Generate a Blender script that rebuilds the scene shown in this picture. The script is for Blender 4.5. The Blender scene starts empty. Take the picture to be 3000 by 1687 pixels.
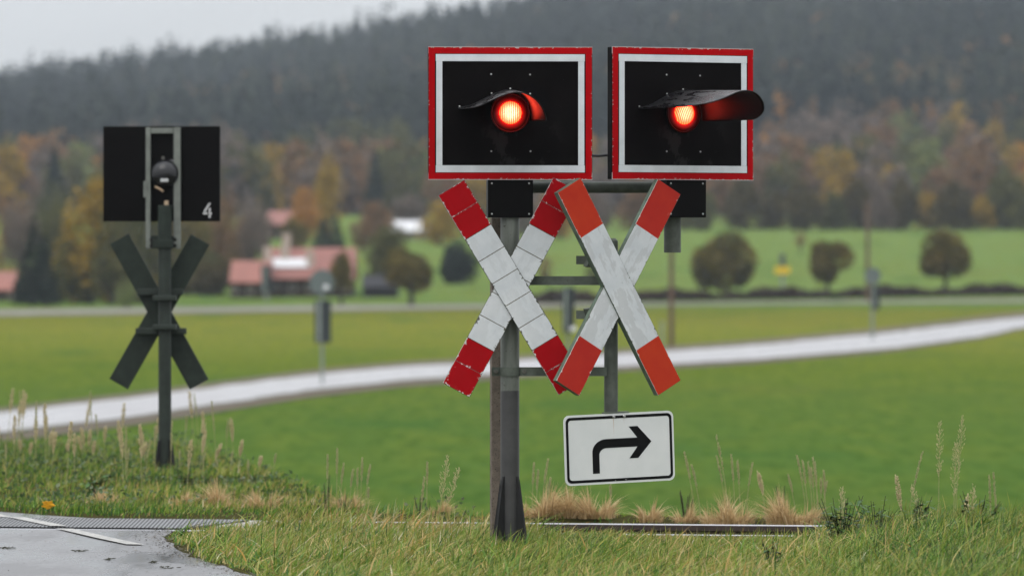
import bpy, math, random
import numpy as np
from mathutils import Vector, Matrix
random.seed(7); rng = np.random.default_rng(11)
R = math.radians
scene = bpy.context.scene
col = scene.collection
F = 20460.0; HZ = 818.0; CZ = 1.287            # focal length and horizon in photo pixels, eye height

def at(px, py, d):                              # photo pixel + distance -> point
    return Vector(((px-1500)/F*d, d, CZ-(py-HZ)/F*d))

# ------------------------------------------------------------------ helpers: objects
def put(o, parent=None):
    col.objects.link(o)
    if parent is not None: o.parent = parent
    return o
def tag(o, label=None, cat=None, group=None, kind=None):
    if label: o['label'] = label
    if cat: o['category'] = cat
    if group: o['group'] = group
    if kind: o['kind'] = kind
    return o
def thing(name, loc, label, cat, group=None, rz=0):
    o = bpy.data.objects.new(name, None); o.empty_display_size = .2
    o.location = loc; o.rotation_euler = (0, 0, rz); put(o)
    return tag(o, label, cat, group)

class MB:
    def __init__(s): s.v = []; s.f = []
    def add(s, vs, fs):
        b = len(s.v); s.v += [tuple(v) for v in vs]; s.f += [tuple(b+i for i in f) for f in fs]; return s
    def box(s, c, d):
        x, y, z = c; a, b, h = d[0]/2, d[1]/2, d[2]/2
        v = [(x+i*a, y+j*b, z+k*h) for k in (-1, 1) for j in (-1, 1) for i in (-1, 1)]
        return s.add(v, [(0,2,3,1),(4,5,7,6),(0,1,5,4),(2,6,7,3),(0,4,6,2),(1,3,7,5)])
    def tube(s, p0, p1, r0, r1=None, n=24, cap=True):
        r1 = r0 if r1 is None else r1
        p0 = Vector(p0); p1 = Vector(p1); ax = (p1-p0).normalized()
        a = ax.orthogonal().normalized(); b = ax.cross(a)
        v = []
        for p, r in ((p0, r0), (p1, r1)):
            for i in range(n):
                t = 2*math.pi*i/n; v.append(p+(a*math.cos(t)+b*math.sin(t))*r)
        f = [(i, (i+1) % n, n+(i+1) % n, n+i) for i in range(n)]
        if cap: f += [tuple(range(n))[::-1], tuple(range(n, 2*n))]
        return s.add(v, f)
    def path(s, pts, rs, n=5):
        pts = [Vector(p) for p in pts]
        if not isinstance(rs, (list, tuple)): rs = [rs]*len(pts)
        v = []
        for i, p in enumerate(pts):
            ax = (pts[min(i+1, len(pts)-1)]-pts[max(i-1, 0)]).normalized()
            a = ax.cross(Vector((0.13, 1, .07))).normalized(); b = ax.cross(a)
            for k in range(n):
                t = 2*math.pi*k/n; v.append(p+(a*math.cos(t)+b*math.sin(t))*rs[i])
        f = []
        for i in range(len(pts)-1):
            for k in range(n):
                f.append((i*n+k, i*n+(k+1) % n, (i+1)*n+(k+1) % n, (i+1)*n+k))
        f += [tuple(range(n))[::-1], tuple(range((len(pts)-1)*n, len(pts)*n))]
        return s.add(v, f)
    def prism(s, poly, y0, y1):                  # polygon in x,z (counter-clockwise seen from -y), y0 = front
        n = len(poly)
        v = [(p[0], y0, p[1]) for p in poly]+[(p[0], y1, p[1]) for p in poly]
        f = [tuple(range(n)), tuple(range(n, 2*n))[::-1]]
        f += [(i, n+i, n+(i+1) % n, (i+1) % n) for i in range(n)]
        return s.add(v, f)
    def ring(s, outer, inner, y0, y1):           # frame between two loops of equal count
        n = len(outer)
        v = [(p[0], y0, p[1]) for p in outer]+[(p[0], y0, p[1]) for p in inner]
        v += [(p[0], y1, p[1]) for p in outer]+[(p[0], y1, p[1]) for p in inner]
        f = []
        for i in range(n):
            j = (i+1) % n
            f += [(i, j, n+j, n+i), (2*n+i, 3*n+i, 3*n+j, 2*n+j), (i, 2*n+i, 2*n+j, j), (n+i, n+j, 3*n+j, 3*n+i)]
        return s.add(v, f)
    def lathe(s, prof, n=28, c=(0, 0, 0)):       # profile (r, depth towards viewer), axis -y
        v = []
        for r, d in prof:
            for i in range(n):
                t = 2*math.pi*i/n; v.append((c[0]+r*math.cos(t), c[1]-d, c[2]+r*math.sin(t)))
        f = []
        for k in range(len(prof)-1):
            for i in range(n):
                f.append((k*n+i, k*n+(i+1) % n, (k+1)*n+(i+1) % n, (k+1)*n+i))
        f.append(tuple(range((len(prof)-1)*n, len(prof)*n)))
        return s.add(v, f)
    def build(s, name, mat, parent=None, loc=(0, 0, 0), rot=(0, 0, 0), smooth=False, bevel=0):
        me = bpy.data.meshes.new(name); me.from_pydata(s.v, [], s.f); me.update()
        import bmesh
        bm = bmesh.new(); bm.from_mesh(me); bmesh.ops.recalc_face_normals(bm, faces=bm.faces); bm.to_mesh(me); bm.free()
        if mat: me.materials.append(mat)
        if smooth:
            me.polygons.foreach_set('use_smooth', [True]*len(me.polygons))
            try: me.set_sharp_from_angle(angle=R(35))
            except Exception: pass
        o = bpy.data.objects.new(name, me); o.location = loc; o.rotation_euler = rot
        put(o, parent)
        if bevel:
            b = o.modifiers.new('bevel', 'BEVEL'); b.width = bevel; b.segments = 2; b.limit_method = 'ANGLE'
        return o

def fast_mesh(name, V, quads, tris=None, attrs=None, mat=None, smooth=False):
    me = bpy.data.meshes.new(name)
    V = np.asarray(V, np.float32).reshape(-1, 3)
    nq = 0 if quads is None else len(quads); nt = 0 if tris is None else len(tris)
    me.vertices.add(len(V)); me.vertices.foreach_set('co', V.ravel())
    loops = []
    if nq: loops.append(np.asarray(quads, np.int32).ravel())
    if nt: loops.append(np.asarray(tris, np.int32).ravel())
    loops = np.concatenate(loops); me.loops.add(len(loops)); me.loops.foreach_set('vertex_index', loops)
    me.polygons.add(nq+nt)
    st = np.concatenate([np.arange(nq)*4, nq*4+np.arange(nt)*3]).astype(np.int32)
    me.polygons.foreach_set('loop_start', st)
    if smooth: me.polygons.foreach_set('use_smooth', np.ones(nq+nt, bool))
    me.update(calc_edges=True)
    for k, a in (attrs or {}).items():
        at_ = me.attributes.new(k, 'FLOAT', 'POINT'); at_.data.foreach_set('value', np.asarray(a, np.float32))
    if mat: me.materials.append(mat)
    return me

# ------------------------------------------------------------------ helpers: materials
class NT:
    def __init__(s, name):
        s.m = bpy.data.materials.new(name); s.m.use_nodes = True; s.t = s.m.node_tree
        s.b = s.t.nodes['Principled BSDF']; s.out = s.t.nodes['Material Output']
    def n(s, typ, **kw):
        x = s.t.nodes.new(typ)
        for k, v in kw.items(): setattr(x, k, v)
        return x
    def l(s, a, b): s.t.links.new(a, b)
    def set(s, sock, v):
        if isinstance(v, bpy.types.NodeSocket): s.l(v, sock)
        elif isinstance(v, (tuple, list)) and len(v) == 3 and sock.type == 'RGBA': sock.default_value = (*v, 1)
        else: sock.default_value = v
    def obj(s): return s.n('ShaderNodeTexCoord').outputs['Object']
    def pos(s): return s.n('ShaderNodeNewGeometry').outputs['Position']
    def attr(s, k): return s.n('ShaderNodeAttribute', attribute_name=k).outputs['Fac']
    def xyz(s, v):
        x = s.n('ShaderNodeSeparateXYZ'); s.l(v, x.inputs[0]); return x.outputs
    def math(s, op, a, b=0.0, c=0.0):
        x = s.n('ShaderNodeMath', operation=op); s.set(x.inputs[0], a); s.set(x.inputs[1], b); s.set(x.inputs[2], c); return x.outputs[0]
    def map(s, v, sc=(1, 1, 1), loc=(0, 0, 0)):
        x = s.n('ShaderNodeMapping'); s.l(v, x.inputs[0]); x.inputs['Scale'].default_value = sc; x.inputs['Location'].default_value = loc; return x.outputs[0]
    def noise(s, v, scale, detail=3, rough=.55):
        x = s.n('ShaderNodeTexNoise'); s.l(v, x.inputs['Vector']); x.inputs['Scale'].default_value = scale
        x.inputs['Detail'].default_value = detail; x.inputs['Roughness'].default_value = rough; return x.outputs['Fac']
    def voro(s, v, scale, feature='F1'):
        x = s.n('ShaderNodeTexVoronoi', feature=feature); s.l(v, x.inputs['Vector']); x.inputs['Scale'].default_value = scale; return x.outputs['Distance']
    def step(s, v, lo, hi):
        x = s.n('ShaderNodeMapRange', interpolation_type='SMOOTHSTEP'); s.set(x.inputs[0], v); x.inputs[1].default_value = lo; x.inputs[2].default_value = hi; return x.outputs[0]
    def mix(s, f, a, b):
        x = s.n('ShaderNodeMix', data_type='RGBA'); s.set(x.inputs[0], f); s.set(x.inputs[6], a); s.set(x.inputs[7], b); return x.outputs[2]
    def ramp(s, f, stops):
        x = s.n('ShaderNodeValToRGB'); s.set(x.inputs[0], f); e = x.color_ramp.elements
        while len(e) < len(stops): e.new(.5)
        for i, (p, c) in enumerate(stops): e[i].position = p; e[i].color = (*c, 1)
        return x.outputs[0]
    def bump(s, h, strength=.3, dist=.01):
        x = s.n('ShaderNodeBump'); s.l(h, x.inputs['Height']); x.inputs['Strength'].default_value = strength; x.inputs['Distance'].default_value = dist
        s.l(x.outputs[0], s.b.inputs['Normal'])
    def fin(s, color=None, rough=.5, metal=0, spec=.5):
        if color is not None: s.set(s.b.inputs['Base Color'], color)
        s.set(s.b.inputs['Roughness'], rough); s.b.inputs['Metallic'].default_value = metal
        s.b.inputs['Specular IOR Level'].default_value = spec
        return s.m

def painted(name, c, var=.25, rough=.45, spots=(.02, .018, .012), spot_amt=.64, scale=18, spec=.2):
    k = NT(name); o = k.obj()
    n1 = k.noise(o, scale, 5, .65); n2 = k.noise(o, scale*7, 4, .7)
    lo = tuple(x*(1-var) for x in c); hi = tuple(x*(1+var) for x in c)
    cc = k.ramp(n1, [(.3, lo), (.7, hi)])
    cc = k.mix(k.step(n2, spot_amt, spot_amt+.05), cc, spots)
    k.bump(n2, .12, .002)
    return k.fin(cc, k.math('MULTIPLY_ADD', n1, .3, rough-.10), spec=spec)

M_black = painted('black_paint', (.0025, .002, .002), .3, .42, (.02, .02, .021), .70, 14, .08)
M_fin = painted('dark_coated_steel', (.02, .02, .02), .3, .45, (.06, .05, .045), .73, 10)
M_steel = painted('green_grey_steel', (.085, .095, .08), .35, .5, (.04, .03, .022), .66, 14)
M_bracket = painted('grey_bracket', (.10, .115, .095), .3, .5, (.05, .035, .025), .66, 16)
M_back = painted('dark_green_back', (.020, .028, .022), .35, .45, (.06, .07, .065), .68, 9)
M_backpole = painted('dark_green_pole', (.028, .036, .030), .3, .45, (.03, .025, .02), .7, 12)
M_chan = painted('light_grey_channel', (.17, .185, .165), .2, .5, (.08, .08, .07), .7, 16)
M_conc = painted('pitted_concrete', (.17, .14, .115), .3, .8, (.06, .045, .035), .58, 22)
M_screw = NT('screw_steel').fin((.45, .45, .44), .3, .8)
M_bolt = painted('bolt_steel', (.12, .12, .105), .3, .45, (.1, .05, .03), .62, 60)
M_rubber = NT('cable_rubber').fin((.02, .02, .022), .5)
def m_pole():
    k = NT('two_tone_pole'); o = k.obj(); x, y, z = k.xyz(o)
    n1 = k.noise(o, 10, 5, .65); n2 = k.noise(o, 70, 4, .7); n3 = k.noise(k.map(o, (9, 9, 1.6)), 2, 4, .6)
    up = k.ramp(n3, [(.3, (.075, .085, .07)), (.7, (.17, .185, .16))])
    lo = k.ramp(n1, [(.3, (.03, .03, .03)), (.7, (.055, .054, .053))])
    edge = k.step(k.math('ADD', z, k.math('MULTIPLY', n1, .012)), .765, .769)
    c = k.mix(edge, lo, up)
    c = k.mix(k.step(n2, .63, .68), c, (.035, .028, .02))
    k.bump(n2, .15, .002)
    return k.fin(c, .45)
M_pole = m_pole()

def m_board():
    k = NT('wet_black_board'); o = k.obj(); x, y, z = k.xyz(o)
    n1 = k.noise(o, 7, 4, .6); n2 = k.noise(o, 160, 2, .6)
    c = k.ramp(n1, [(.3, (.0018, .0012, .0012)), (.75, (.0048, .0036, .0036))])
    c = k.mix(k.step(n2, .735, .77), c, (.10, .095, .09))
    k.bump(n2, .1, .001)
    film = k.math('MULTIPLY', k.step(k.noise(k.map(o, (1.3, 1, .8), (3.1, 0, 1.7)), 6, 5, .65), .52, .57), k.math('MULTIPLY', k.step(z, .02, -.10), k.step(k.math('ABSOLUTE', k.math('SUBTRACT', x, .04)), .24, .10)))
    c = k.mix(film, c, (.010, .0085, .0085))
    m = k.fin(c, k.ramp(n1, [(.35, (.6,)*3), (.7, (.40,)*3)]), spec=.05)
    k.l(k.math('MULTIPLY_ADD', film, .07, .05), k.b.inputs['Specular IOR Level'])
    return m
M_board = m_board()

def chips(k, o, coord, half, amt=.012, sc=60):
    """1 where |coord| is within a ragged few mm of half."""
    n = k.noise(o, sc, 3, .7)
    n = k.math('MULTIPLY', k.step(n, .5, .8), amt)
    return k.math('GREATER_THAN', k.math('ADD', k.math('ABSOLUTE', coord), n), half-.0012)

PW, PH = .776, .624                      # signal board
def m_border(name, base, chipc, amt):
    k = NT(name); o = k.obj(); x, y, z = k.xyz(o)
    n1 = k.noise(o, 9, 4, .6); n2 = k.noise(o, 120, 3, .6)
    c = k.ramp(n1, [(.3, tuple(v*.88 for v in base)), (.7, tuple(v*1.1 for v in base))])
    ch = k.math('MAXIMUM', chips(k, o, x, PW/2, amt), chips(k, o, z, PH/2, amt))
    c = k.mix(ch, c, chipc)
    c = k.mix(k.step(n2, .77, .8), c, chipc)
    k.bump(n2, .06, .001)
    return k.fin(c, .5, spec=.07)
M_red = m_border('red_reflective_film', (.36, .0, .0025), (.45, .42, .40), .011)
M_white = m_border('white_reflective_film', (.60, .63, .65), (.25, .25, .22), .0)

AL, AW = 1.097, .143                     # cross arm
def m_arm(name, red, red2, seams, chip_amt, scuff):
    k = NT(name); o = k.obj(); x, y, z = k.xyz(o)
    az = k.math('ABSOLUTE', z)
    n1 = k.noise(k.map(o, (1, 1, 1)), 7, 4, .6); n2 = k.noise(o, 45, 4, .7); n3 = k.noise(o, 110, 3, .65)
    isred = k.math('GREATER_THAN', k.math('ADD', az, k.math('MULTIPLY', n3, .0015)), AL*.278)
    white = k.ramp(n1, [(.3, (.50, .53, .55)), (.7, (.64, .66, .67))])
    wet = k.noise(k.map(o, (14, 1, 5)), 1.2, 4, .65)
    white = k.mix(k.math('MULTIPLY', k.step(wet, .5, .54), scuff), white, (.42, .43, .43))
    white = k.mix(k.math('MULTIPLY', k.step(k.noise(k.map(o, (1, 1, .35)), 75, 3, .6), .70, .73), scuff), white, (.12, .11, .1))
    rc = k.ramp(n1, [(.35, red), (.7, red2)])
    rc = k.mix(k.math('MULTIPLY', k.step(k.noise(k.map(o, (1, 1, .5)), 40, 5, .75), .66, .74), scuff*.6), rc, (.55, .30, .25))
    c = k.mix(isred, white, rc)
    ch = chips(k, o, x, AW/2, chip_amt, 50)
    c = k.mix(ch, c, k.mix(isred, (.10, .10, .08), (.55, .55, .53)))
    if seams:
        t = k.math('DIVIDE', az, AL/9); fr = k.math('ABSOLUTE', k.math('SUBTRACT', k.math('FRACT', t), .5))
        dist = k.math('MULTIPLY', fr, AL/9)
        thin = k.math('LESS_THAN', k.math('SUBTRACT', dist, k.math('MULTIPLY', n3, .0035)), 0.0001)
        thin = k.math('MULTIPLY', thin, k.math('GREATER_THAN', t, .45))
        ragged = k.math('LESS_THAN', k.math('SUBTRACT', dist, k.math('MULTIPLY', k.step(n2, .52, .75), .014)), 0.0002)
        ragged = k.math('MULTIPLY', ragged, k.math('MULTIPLY', isred, k.math('GREATER_THAN', t, 3.2)))
        c = k.mix(thin, c, k.mix(isred, (.09, .08, .05), (.09, .01, .01)))
        c = k.mix(ragged, c, (.58, .58, .56))
    k.bump(n2, .05, .002)
    return k.fin(c, k.math('MULTIPLY_ADD', n1, .2, .38), spec=.10)
M_armL = m_arm('old_cross_film', (.30, .0, .0025), (.36, .0, .004), True, .017, .2)
M_armR1 = m_arm('orange_cross_film', (.47, .040, .012), (.42, .024, .010), False, .008, .5)
M_armR2 = m_arm('red_cross_film', (.38, .020, .014), (.45, .030, .016), False, .008, .45)
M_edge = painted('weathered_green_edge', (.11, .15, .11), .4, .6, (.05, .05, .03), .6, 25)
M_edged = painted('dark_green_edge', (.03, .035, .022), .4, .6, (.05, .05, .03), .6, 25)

def m_sign():
    k = NT('white_sign_film'); o = k.obj(); x, y, z = k.xyz(o)
    n1 = k.noise(o, 6, 4, .6); n3 = k.noise(o, 140, 2, .6)
    c = k.ramp(n1, [(.3, (.60, .62, .61)), (.7, (.68, .69, .68))])
    c = k.mix(k.step(n3, .74, .78), c, (.35, .33, .28))
    for (u, ln, w, am) in ((-.0285, .105, .0032, .65), (.0285, .045, .0028, .4)):
        dx = k.math('ABSOLUTE', k.math('SUBTRACT', x, k.math('MULTIPLY_ADD', k.noise(k.map(o, (0, 0, 1)), 30, 2), .004, u-.002)))
        zz = k.math('SUBTRACT', .148, z)
        a = k.math('MULTIPLY', k.step(dx, w, .0), k.math('MULTIPLY', k.step(zz, ln, .0), k.math('GREATER_THAN', zz, .0)))
        c = k.mix(k.math('MULTIPLY', a, am), c, (.42, .22, .05))
    return k.fin(c, .35)
M_sign = m_sign()
M_signblk = NT('sign_black_film').fin((.004, .004, .004), .45, spec=.1)
M_alu = NT('sign_grey_edge').fin((.42, .43, .42), .4, .3)

def m_lens(pattern):
    k = NT('lit_red_led_lens'); o = k.obj(); x, y, z = k.xyz(o)
    n = k.noise(o, 160, 2)
    if pattern == 0:
        w = k.math('SINE', k.math('ADD', k.math('MULTIPLY', x, 2*math.pi/.0088), k.math('MULTIPLY', n, 2.2)))
    else:
        w = k.math('SINE', k.math('ADD', k.math('MULTIPLY', k.math('ADD', x, k.math('MULTIPLY', z, .35)), 2*math.pi/.0100), k.math('MULTIPLY', n, 2.6)))
    f = k.step(w, -.75, .15)
    r = k.math('POWER', k.math('ADD', k.math('MULTIPLY', x, x), k.math('MULTIPLY', z, z)), .5)
    f = k.math('MULTIPLY', f, k.step(r, .0545, .0515))
    core = k.step(k.math('ADD', r, k.math('MULTIPLY', n, .01)), .058, .022)
    hot = k.mix(core, (18., .48, .12), (20.0, 1.9, 1.05) if pattern == 0 else (20.0, 1.4, .68))
    e = k.mix(f, (1.6, .05, .008), hot)
    k.b.inputs['Base Color'].default_value = (.1, .005, .003, 1)
    k.l(e, k.b.inputs['Emission Color']); k.b.inputs['Emission Strength'].default_value = 1.0
    return k.fin(None, .25)
def m_hood():
    k = NT('wet_black_hood'); o = k.obj()
    n1 = k.noise(k.map(o, (1, .35, 1)), 22, 5, .7); n2 = k.noise(o, 170, 3, .6)
    up = k.step(k.xyz(k.n('ShaderNodeNewGeometry').outputs['Normal'])[2], .25, .7)
    c = k.ramp(n1, [(.35, (.004, .0035, .004)), (.7, (.008, .007, .008))])
    wet = k.math('MULTIPLY', up, k.step(n1, .46, .56))
    k.bump(n2, .3, .0015)
    k.l(k.math('MULTIPLY_ADD', up, .35, .18), k.b.inputs['Specular IOR Level'])
    m = k.fin(c, k.math('MULTIPLY_ADD', wet, -.26, .46))
    k.l(k.math('MULTIPLY_ADD', up, .40, .15), k.b.inputs['Specular IOR Level'])
    return m
M_hood = m_hood()
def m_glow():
    k = NT('red_glass_painted_bloom'); o = k.obj(); x, y, z = k.xyz(o)
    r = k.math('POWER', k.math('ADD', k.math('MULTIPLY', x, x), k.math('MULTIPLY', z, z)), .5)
    f = k.step(r, .092, .050); f = k.math('MULTIPLY', k.math('MULTIPLY', f, f), f)  # lamp bloom painted on the glass as red emission fading outward
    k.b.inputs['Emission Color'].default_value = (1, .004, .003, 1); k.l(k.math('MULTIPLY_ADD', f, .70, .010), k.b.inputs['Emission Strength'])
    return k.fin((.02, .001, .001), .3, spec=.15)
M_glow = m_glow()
M_ring = NT('dark_lens_rim').fin((.008, .004, .004), .4, spec=.1)

# ------------------------------------------------------------------ terrain
TS = -.24                                # slope of the track in plan (dy per dx)
def sst(t): t = np.clip(t, 0, 1); return t*t*(3-2*t)
PROF_D = [0, 280, 340, 420, 470, 560, 700, 760]
PROF_Z = [-1.5, -1.5, -1.06, -.5, -.2, 2.3, 6.52, 8.2]
def edge_d(x):
    return np.where(x > -.8, 38.0+TS*x, np.minimum(38.24+(-.8-x)*8.0, 52.0))
RE_D = [20, 28, 30.3, 32.4, 34.8, 35.6, 37.4, 37.62, 38.7, 40.5, 47, 60]
RE_X = [-.70, -.9, -1.125, -1.49, -1.74, -1.72, -1.95, -2.27, -2.86, -4, -9, -30]
def road_x(d): return np.interp(d, RE_D, RE_X)
def wav(x, y, s, seed):
    r = np.random.default_rng(seed); v = 0
    for i in range(5):
        a = r.uniform(0, 6.28); q = s*r.uniform(.6, 1.8); p = r.uniform(0, 6.28)
        v = v+np.sin((x*np.cos(a)+y*np.sin(a))*q+p)
    return v/5
def near_z(x, d):
    z = .03*wav(x, d, 3.0, 5)
    z = z+.06*sst((x-1.2)/1.0)*sst((35.2-d)/1.0+.4)
    z = z+.05*sst((d-40)/4)
    tr = d-(36.0+TS*(x-.9))               # distance from track centre line
    z = z-(.17+z)*sst((1.15-np.abs(tr))/.3)
    z = np.where(x < road_x(d)-.02, np.minimum(z, -.06), z)
    e = edge_d(x)
    z = z+(-1.5-z)*sst((d-e)/5.0)
    return z
SKY_X = [-900, 0, 300, 600, 900, 1200, 1600, 2000, 3000, 3900]
SKY_Y = [275, 220, 182, 148, 108, 58, -16, -95, -220, -280]
RIDGE = 2200.
def hill_z(x, d):
    px = 1500+x/np.maximum(d, 1)*F
    zr = CZ+(HZ-np.interp(px, SKY_X, SKY_Y))*RIDGE/F-11.0
    t = np.clip((d-760)/(RIDGE-760), 0, 1)
    s = .30*t+.70*sst(t*.9)/sst(np.array(.9))
    z = 8.2+(zr-8.2)*s
    z = z+3.0*wav(x, d, .012, 9)*sst((d-780)/150)
    return z-sst((d-RIDGE)/500)*40
def height(x, d):
    x = np.asarray(x, float); d = np.asarray(d, float)
    far = np.interp(d, PROF_D, PROF_Z)
    z = np.where(d < 62, near_z(x, d), far)
    return np.where(d > 760, hill_z(x, d), z)
def hz(x, d): return float(height(x, d))
def ground_at(px, py, d0=60., d1=760.):   # where the sight line through a pixel meets the far meadow
    lo, hi = d0, d1
    for _ in range(60):
        m = (lo+hi)/2
        if CZ-(py-HZ)/F*m > np.interp(m, PROF_D, PROF_Z): lo = m
        else: hi = m
    d = (lo+hi)/2
    return Vector(((px-1500)/F*d, d, float(np.interp(d, PROF_D, PROF_Z))))
def grid(name, ds, ns, mat, wide):
    S = np.linspace(-1, 1, ns); D, SS = np.meshgrid(ds, S, indexing='ij')
    X = SS*wide(D); Z = height(X, D)
    V = np.stack([X, D, Z], -1).reshape(-1, 3)
    i = np.arange((len(ds)-1)*ns).reshape(-1, ns)[:, :-1].ravel()
    q = np.stack([i, i+1, i+ns+1, i+ns], 1)
    o = bpy.data.objects.new(name, fast_mesh(name, V, q, mat=mat, smooth=True)); put(o)
    return tag(o, kind='structure')

def m_ground():
    k = NT('meadow_ground'); p = k.pos(); x, y, z = k.xyz(p)
    t = k.math('DIVIDE', y, 800.)
    base = k.ramp(t, [(.07, (.058, .108, .024)), (.13, (.072, .126, .026)), (.20, (.084, .130, .026)), (.28, (.105, .140, .020)), (.42, (.178, .182, .030)),
                      (.517, (.145, .145, .024)), (.54, (.100, .170, .034)), (.62, (.140, .200, .055)), (.88, (.150, .215, .06))])
    n1 = k.noise(k.map(p, (.9, .11, 0)), 1.0, 5, .62); n2 = k.noise(k.map(p, (3.2, .30, 0)), 1.0, 6, .72)
    n3 = k.noise(k.map(p, (.05, .016, 0)), 1.0, 4, .6); n4 = k.noise(k.map(p, (.22, .05, 0)), 1.0, 3, .6)
    far = k.step(y, 120, 260)
    c = k.mix(k.math('MULTIPLY', k.step(n1, .42, .66), k.math('MULTIPLY_ADD', far, .25, .30)), base, (.135, .165, .026))
    c = k.mix(k.math('MULTIPLY', k.step(n2, .44, .64), .52), c, (.024, .062, .010))
    c = k.mix(k.math('MULTIPLY', k.step(n4, .52, .70), .55), c, (.040, .098, .024))
    c = k.mix(k.math('MULTIPLY', k.step(n3, .52, .7), k.math('MULTIPLY_ADD', far, .25, .15)), c, (.150, .135, .030))
    soil = k.mix(k.noise(p, 9, 4), (.030, .035, .012), (.07, .06, .025))
    near = k.step(y, 44, 56)
    c = k.mix(near, soil, c)
    k.bump(k.noise(p, 6, 4), .5, .05)
    return k.fin(c, .9, spec=.0)
M_ground = m_ground()
ds_near = np.concatenate([np.arange(18, 62, .22), np.arange(62, 280, 6), np.arange(280, 480, 2.5), np.arange(480, 761, 10), [762]])
grid('ground', ds_near, 150, M_ground, lambda d: np.where(d < 62, 7+.07*(d-18), 10+.2*(d-62)))
M_hill = NT('forest_floor').fin((.02, .022, .012), .9, spec=0)
grid('hill', np.concatenate([np.arange(759, 2200, 18), np.arange(2200, 2800, 40)]), 70, M_hill, lambda d: .22*d)

# ---- roads
def m_asphalt():
    k = NT('wet_asphalt'); p = k.pos()
    n1 = k.noise(k.map(p, (1.3, .22, 1)), 1.6, 5, .6); n2 = k.noise(p, 180, 3, .6); n3 = k.noise(p, 2.2, 4)
    c = k.ramp(n2, [(.3, (.07, .069, .073)), (.7, (.19, .187, .19))])
    c = k.mix(k.math('MULTIPLY', k.step(n1, .44, .58), .45), c, (.040, .040, .043))
    crack = k.step(k.math('ADD', k.voro(k.map(p, (1, .45, 1)), .9, 'DISTANCE_TO_EDGE'), k.math('MULTIPLY', k.noise(p, 12), .03)), .024, .014)
    c = k.mix(k.math('MULTIPLY', crack, .6), c, (.018, .018, .016))
    k.bump(k.mix(k.step(n1, .42, .58), n2, (.5, .5, .5)), .35, .004)
    return k.fin(c, k.ramp(n1, [(.40, (.46,)*3), (.58, (.17,)*3)]), spec=.6)
M_road = m_asphalt()
def tx(x, off): return 36.0+TS*(x-.9)+off*1.044      # distance of a line beside the track
near_poly = [(-.86, 27)]+[(x, d) for d, x in zip(RE_D, RE_X) if 28 <= d <= 34.9]+[(-1.73, tx(-1.73, -.81)), (-12, tx(-12, -.81)), (-16, 36), (-16, 24), (-.8, 24)]
far_poly = [(-1.95, tx(-1.95, .81))]+[(x, d) for d, x in zip(RE_D, RE_X) if 37.6 <= d <= 48]+[(-16, 52), (-12, tx(-12, .81))]
def densify(poly, step=.25, jit=.02):
    out = []
    for i in range(len(poly)):
        a = Vector(poly[i]); b = Vector(poly[(i+1) % len(poly)])
        n = max(1, int(min((b-a).length/step, 24)))
        for k in range(n):
            q = a.lerp(b, k/n); out.append((q.x+random.uniform(-jit, jit), q.y))
    return out
mb = MB()
for pg in (near_poly, far_poly):
    rp = densify(pg); n = len(rp)
    mb.add([(x, d, .002) for x, d in rp]+[(x, d, -.16) for x, d in rp], [tuple(range(n))]+[(i, (i+1) % n, n+(i+1) % n, n+i) for i in range(n)])
tag(mb.build('road', M_road), kind='structure')
def m_marking():
    k = NT('worn_white_line'); p = k.pos()
    n = k.noise(p, 26, 5, .7); n2 = k.noise(p, 150, 3)
    c = k.ramp(n2, [(.3, (.32, .31, .285)), (.7, (.47, .46, .425))])
    c = k.mix(k.step(n, .52, .60), c, (.15, .145, .14))
    return k.fin(c, .4)
mb = MB(); e0 = [(-1.82, 33.75), (-2.05, 34.75), (-2.30, 35.90), (-2.38, 36.7), (-2.74, 37.65), (-3.0, 38.95)]
vs = []
for i, (x, d) in enumerate(e0):
    w = .045; vs += [(x-w, d+.02, .008), (x+w, d-.02, .008)]
mb.add(vs[:6], [(0, 1, 3, 2), (2, 3, 5, 4)])
b = [(-2.345-.045, 36.14, .0135), (-2.345+.045, 36.12, .0135), (-2.66-.045, 37.48, .0135), (-2.66+.045, 37.46, .0135)]
mb.add(b, [(0, 1, 3, 2)])
mb.add(vs[6:12], [(2, 3, 5, 4)])
M_mark = m_marking()
tag(mb.build('road_marking', M_mark), kind='structure')

def m_path(name, a, b_, r, spec):
    k = NT(name); p = k.pos(); v = k.attr('across')
    n1 = k.noise(k.map(p, (.5, .06, 1)), 1.0, 5, .65); n2 = k.noise(p, 5, 3); n3 = k.noise(k.map(p, (1.4, .12, 1)), 1.0, 3, .6)
    trk = k.math('ADD', k.step(k.math('ABSOLUTE', k.math('SUBTRACT', v, .30)), .13, .05), k.step(k.math('ABSOLUTE', k.math('SUBTRACT', v, .72)), .13, .05))
    edge = k.step(k.math('ADD', k.math('ABSOLUTE', k.math('SUBTRACT', v, .5)), k.math('MULTIPLY', n3, .22)), .52, .60)
    c = k.mix(n1, a, b_); c = k.mix(k.math('MULTIPLY', trk, .35), c, tuple(x*.6 for x in a)); c = k.mix(edge, c, (.09, .085, .035))
    k.bump(n2, .25, .03)
    rr = k.math('ADD', k.ramp(n1, [(.35, (r+.14,)*3), (.65, (r-.10,)*3)]), k.math('MULTIPLY', edge, .3))
    return k.fin(c, rr, spec=spec)
M_path = m_path('wet_pale_path', (.28, .272, .28), (.42, .41, .415), .34, .6)
M_farroad = m_path('pale_far_road', (.17, .16, .13), (.24, .23, .19), .75, .15)
M_shoulder = painted('muddy_shoulder', (.10, .078, .05), .3, .75, (.05, .06, .02), .6, 1.5)
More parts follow.
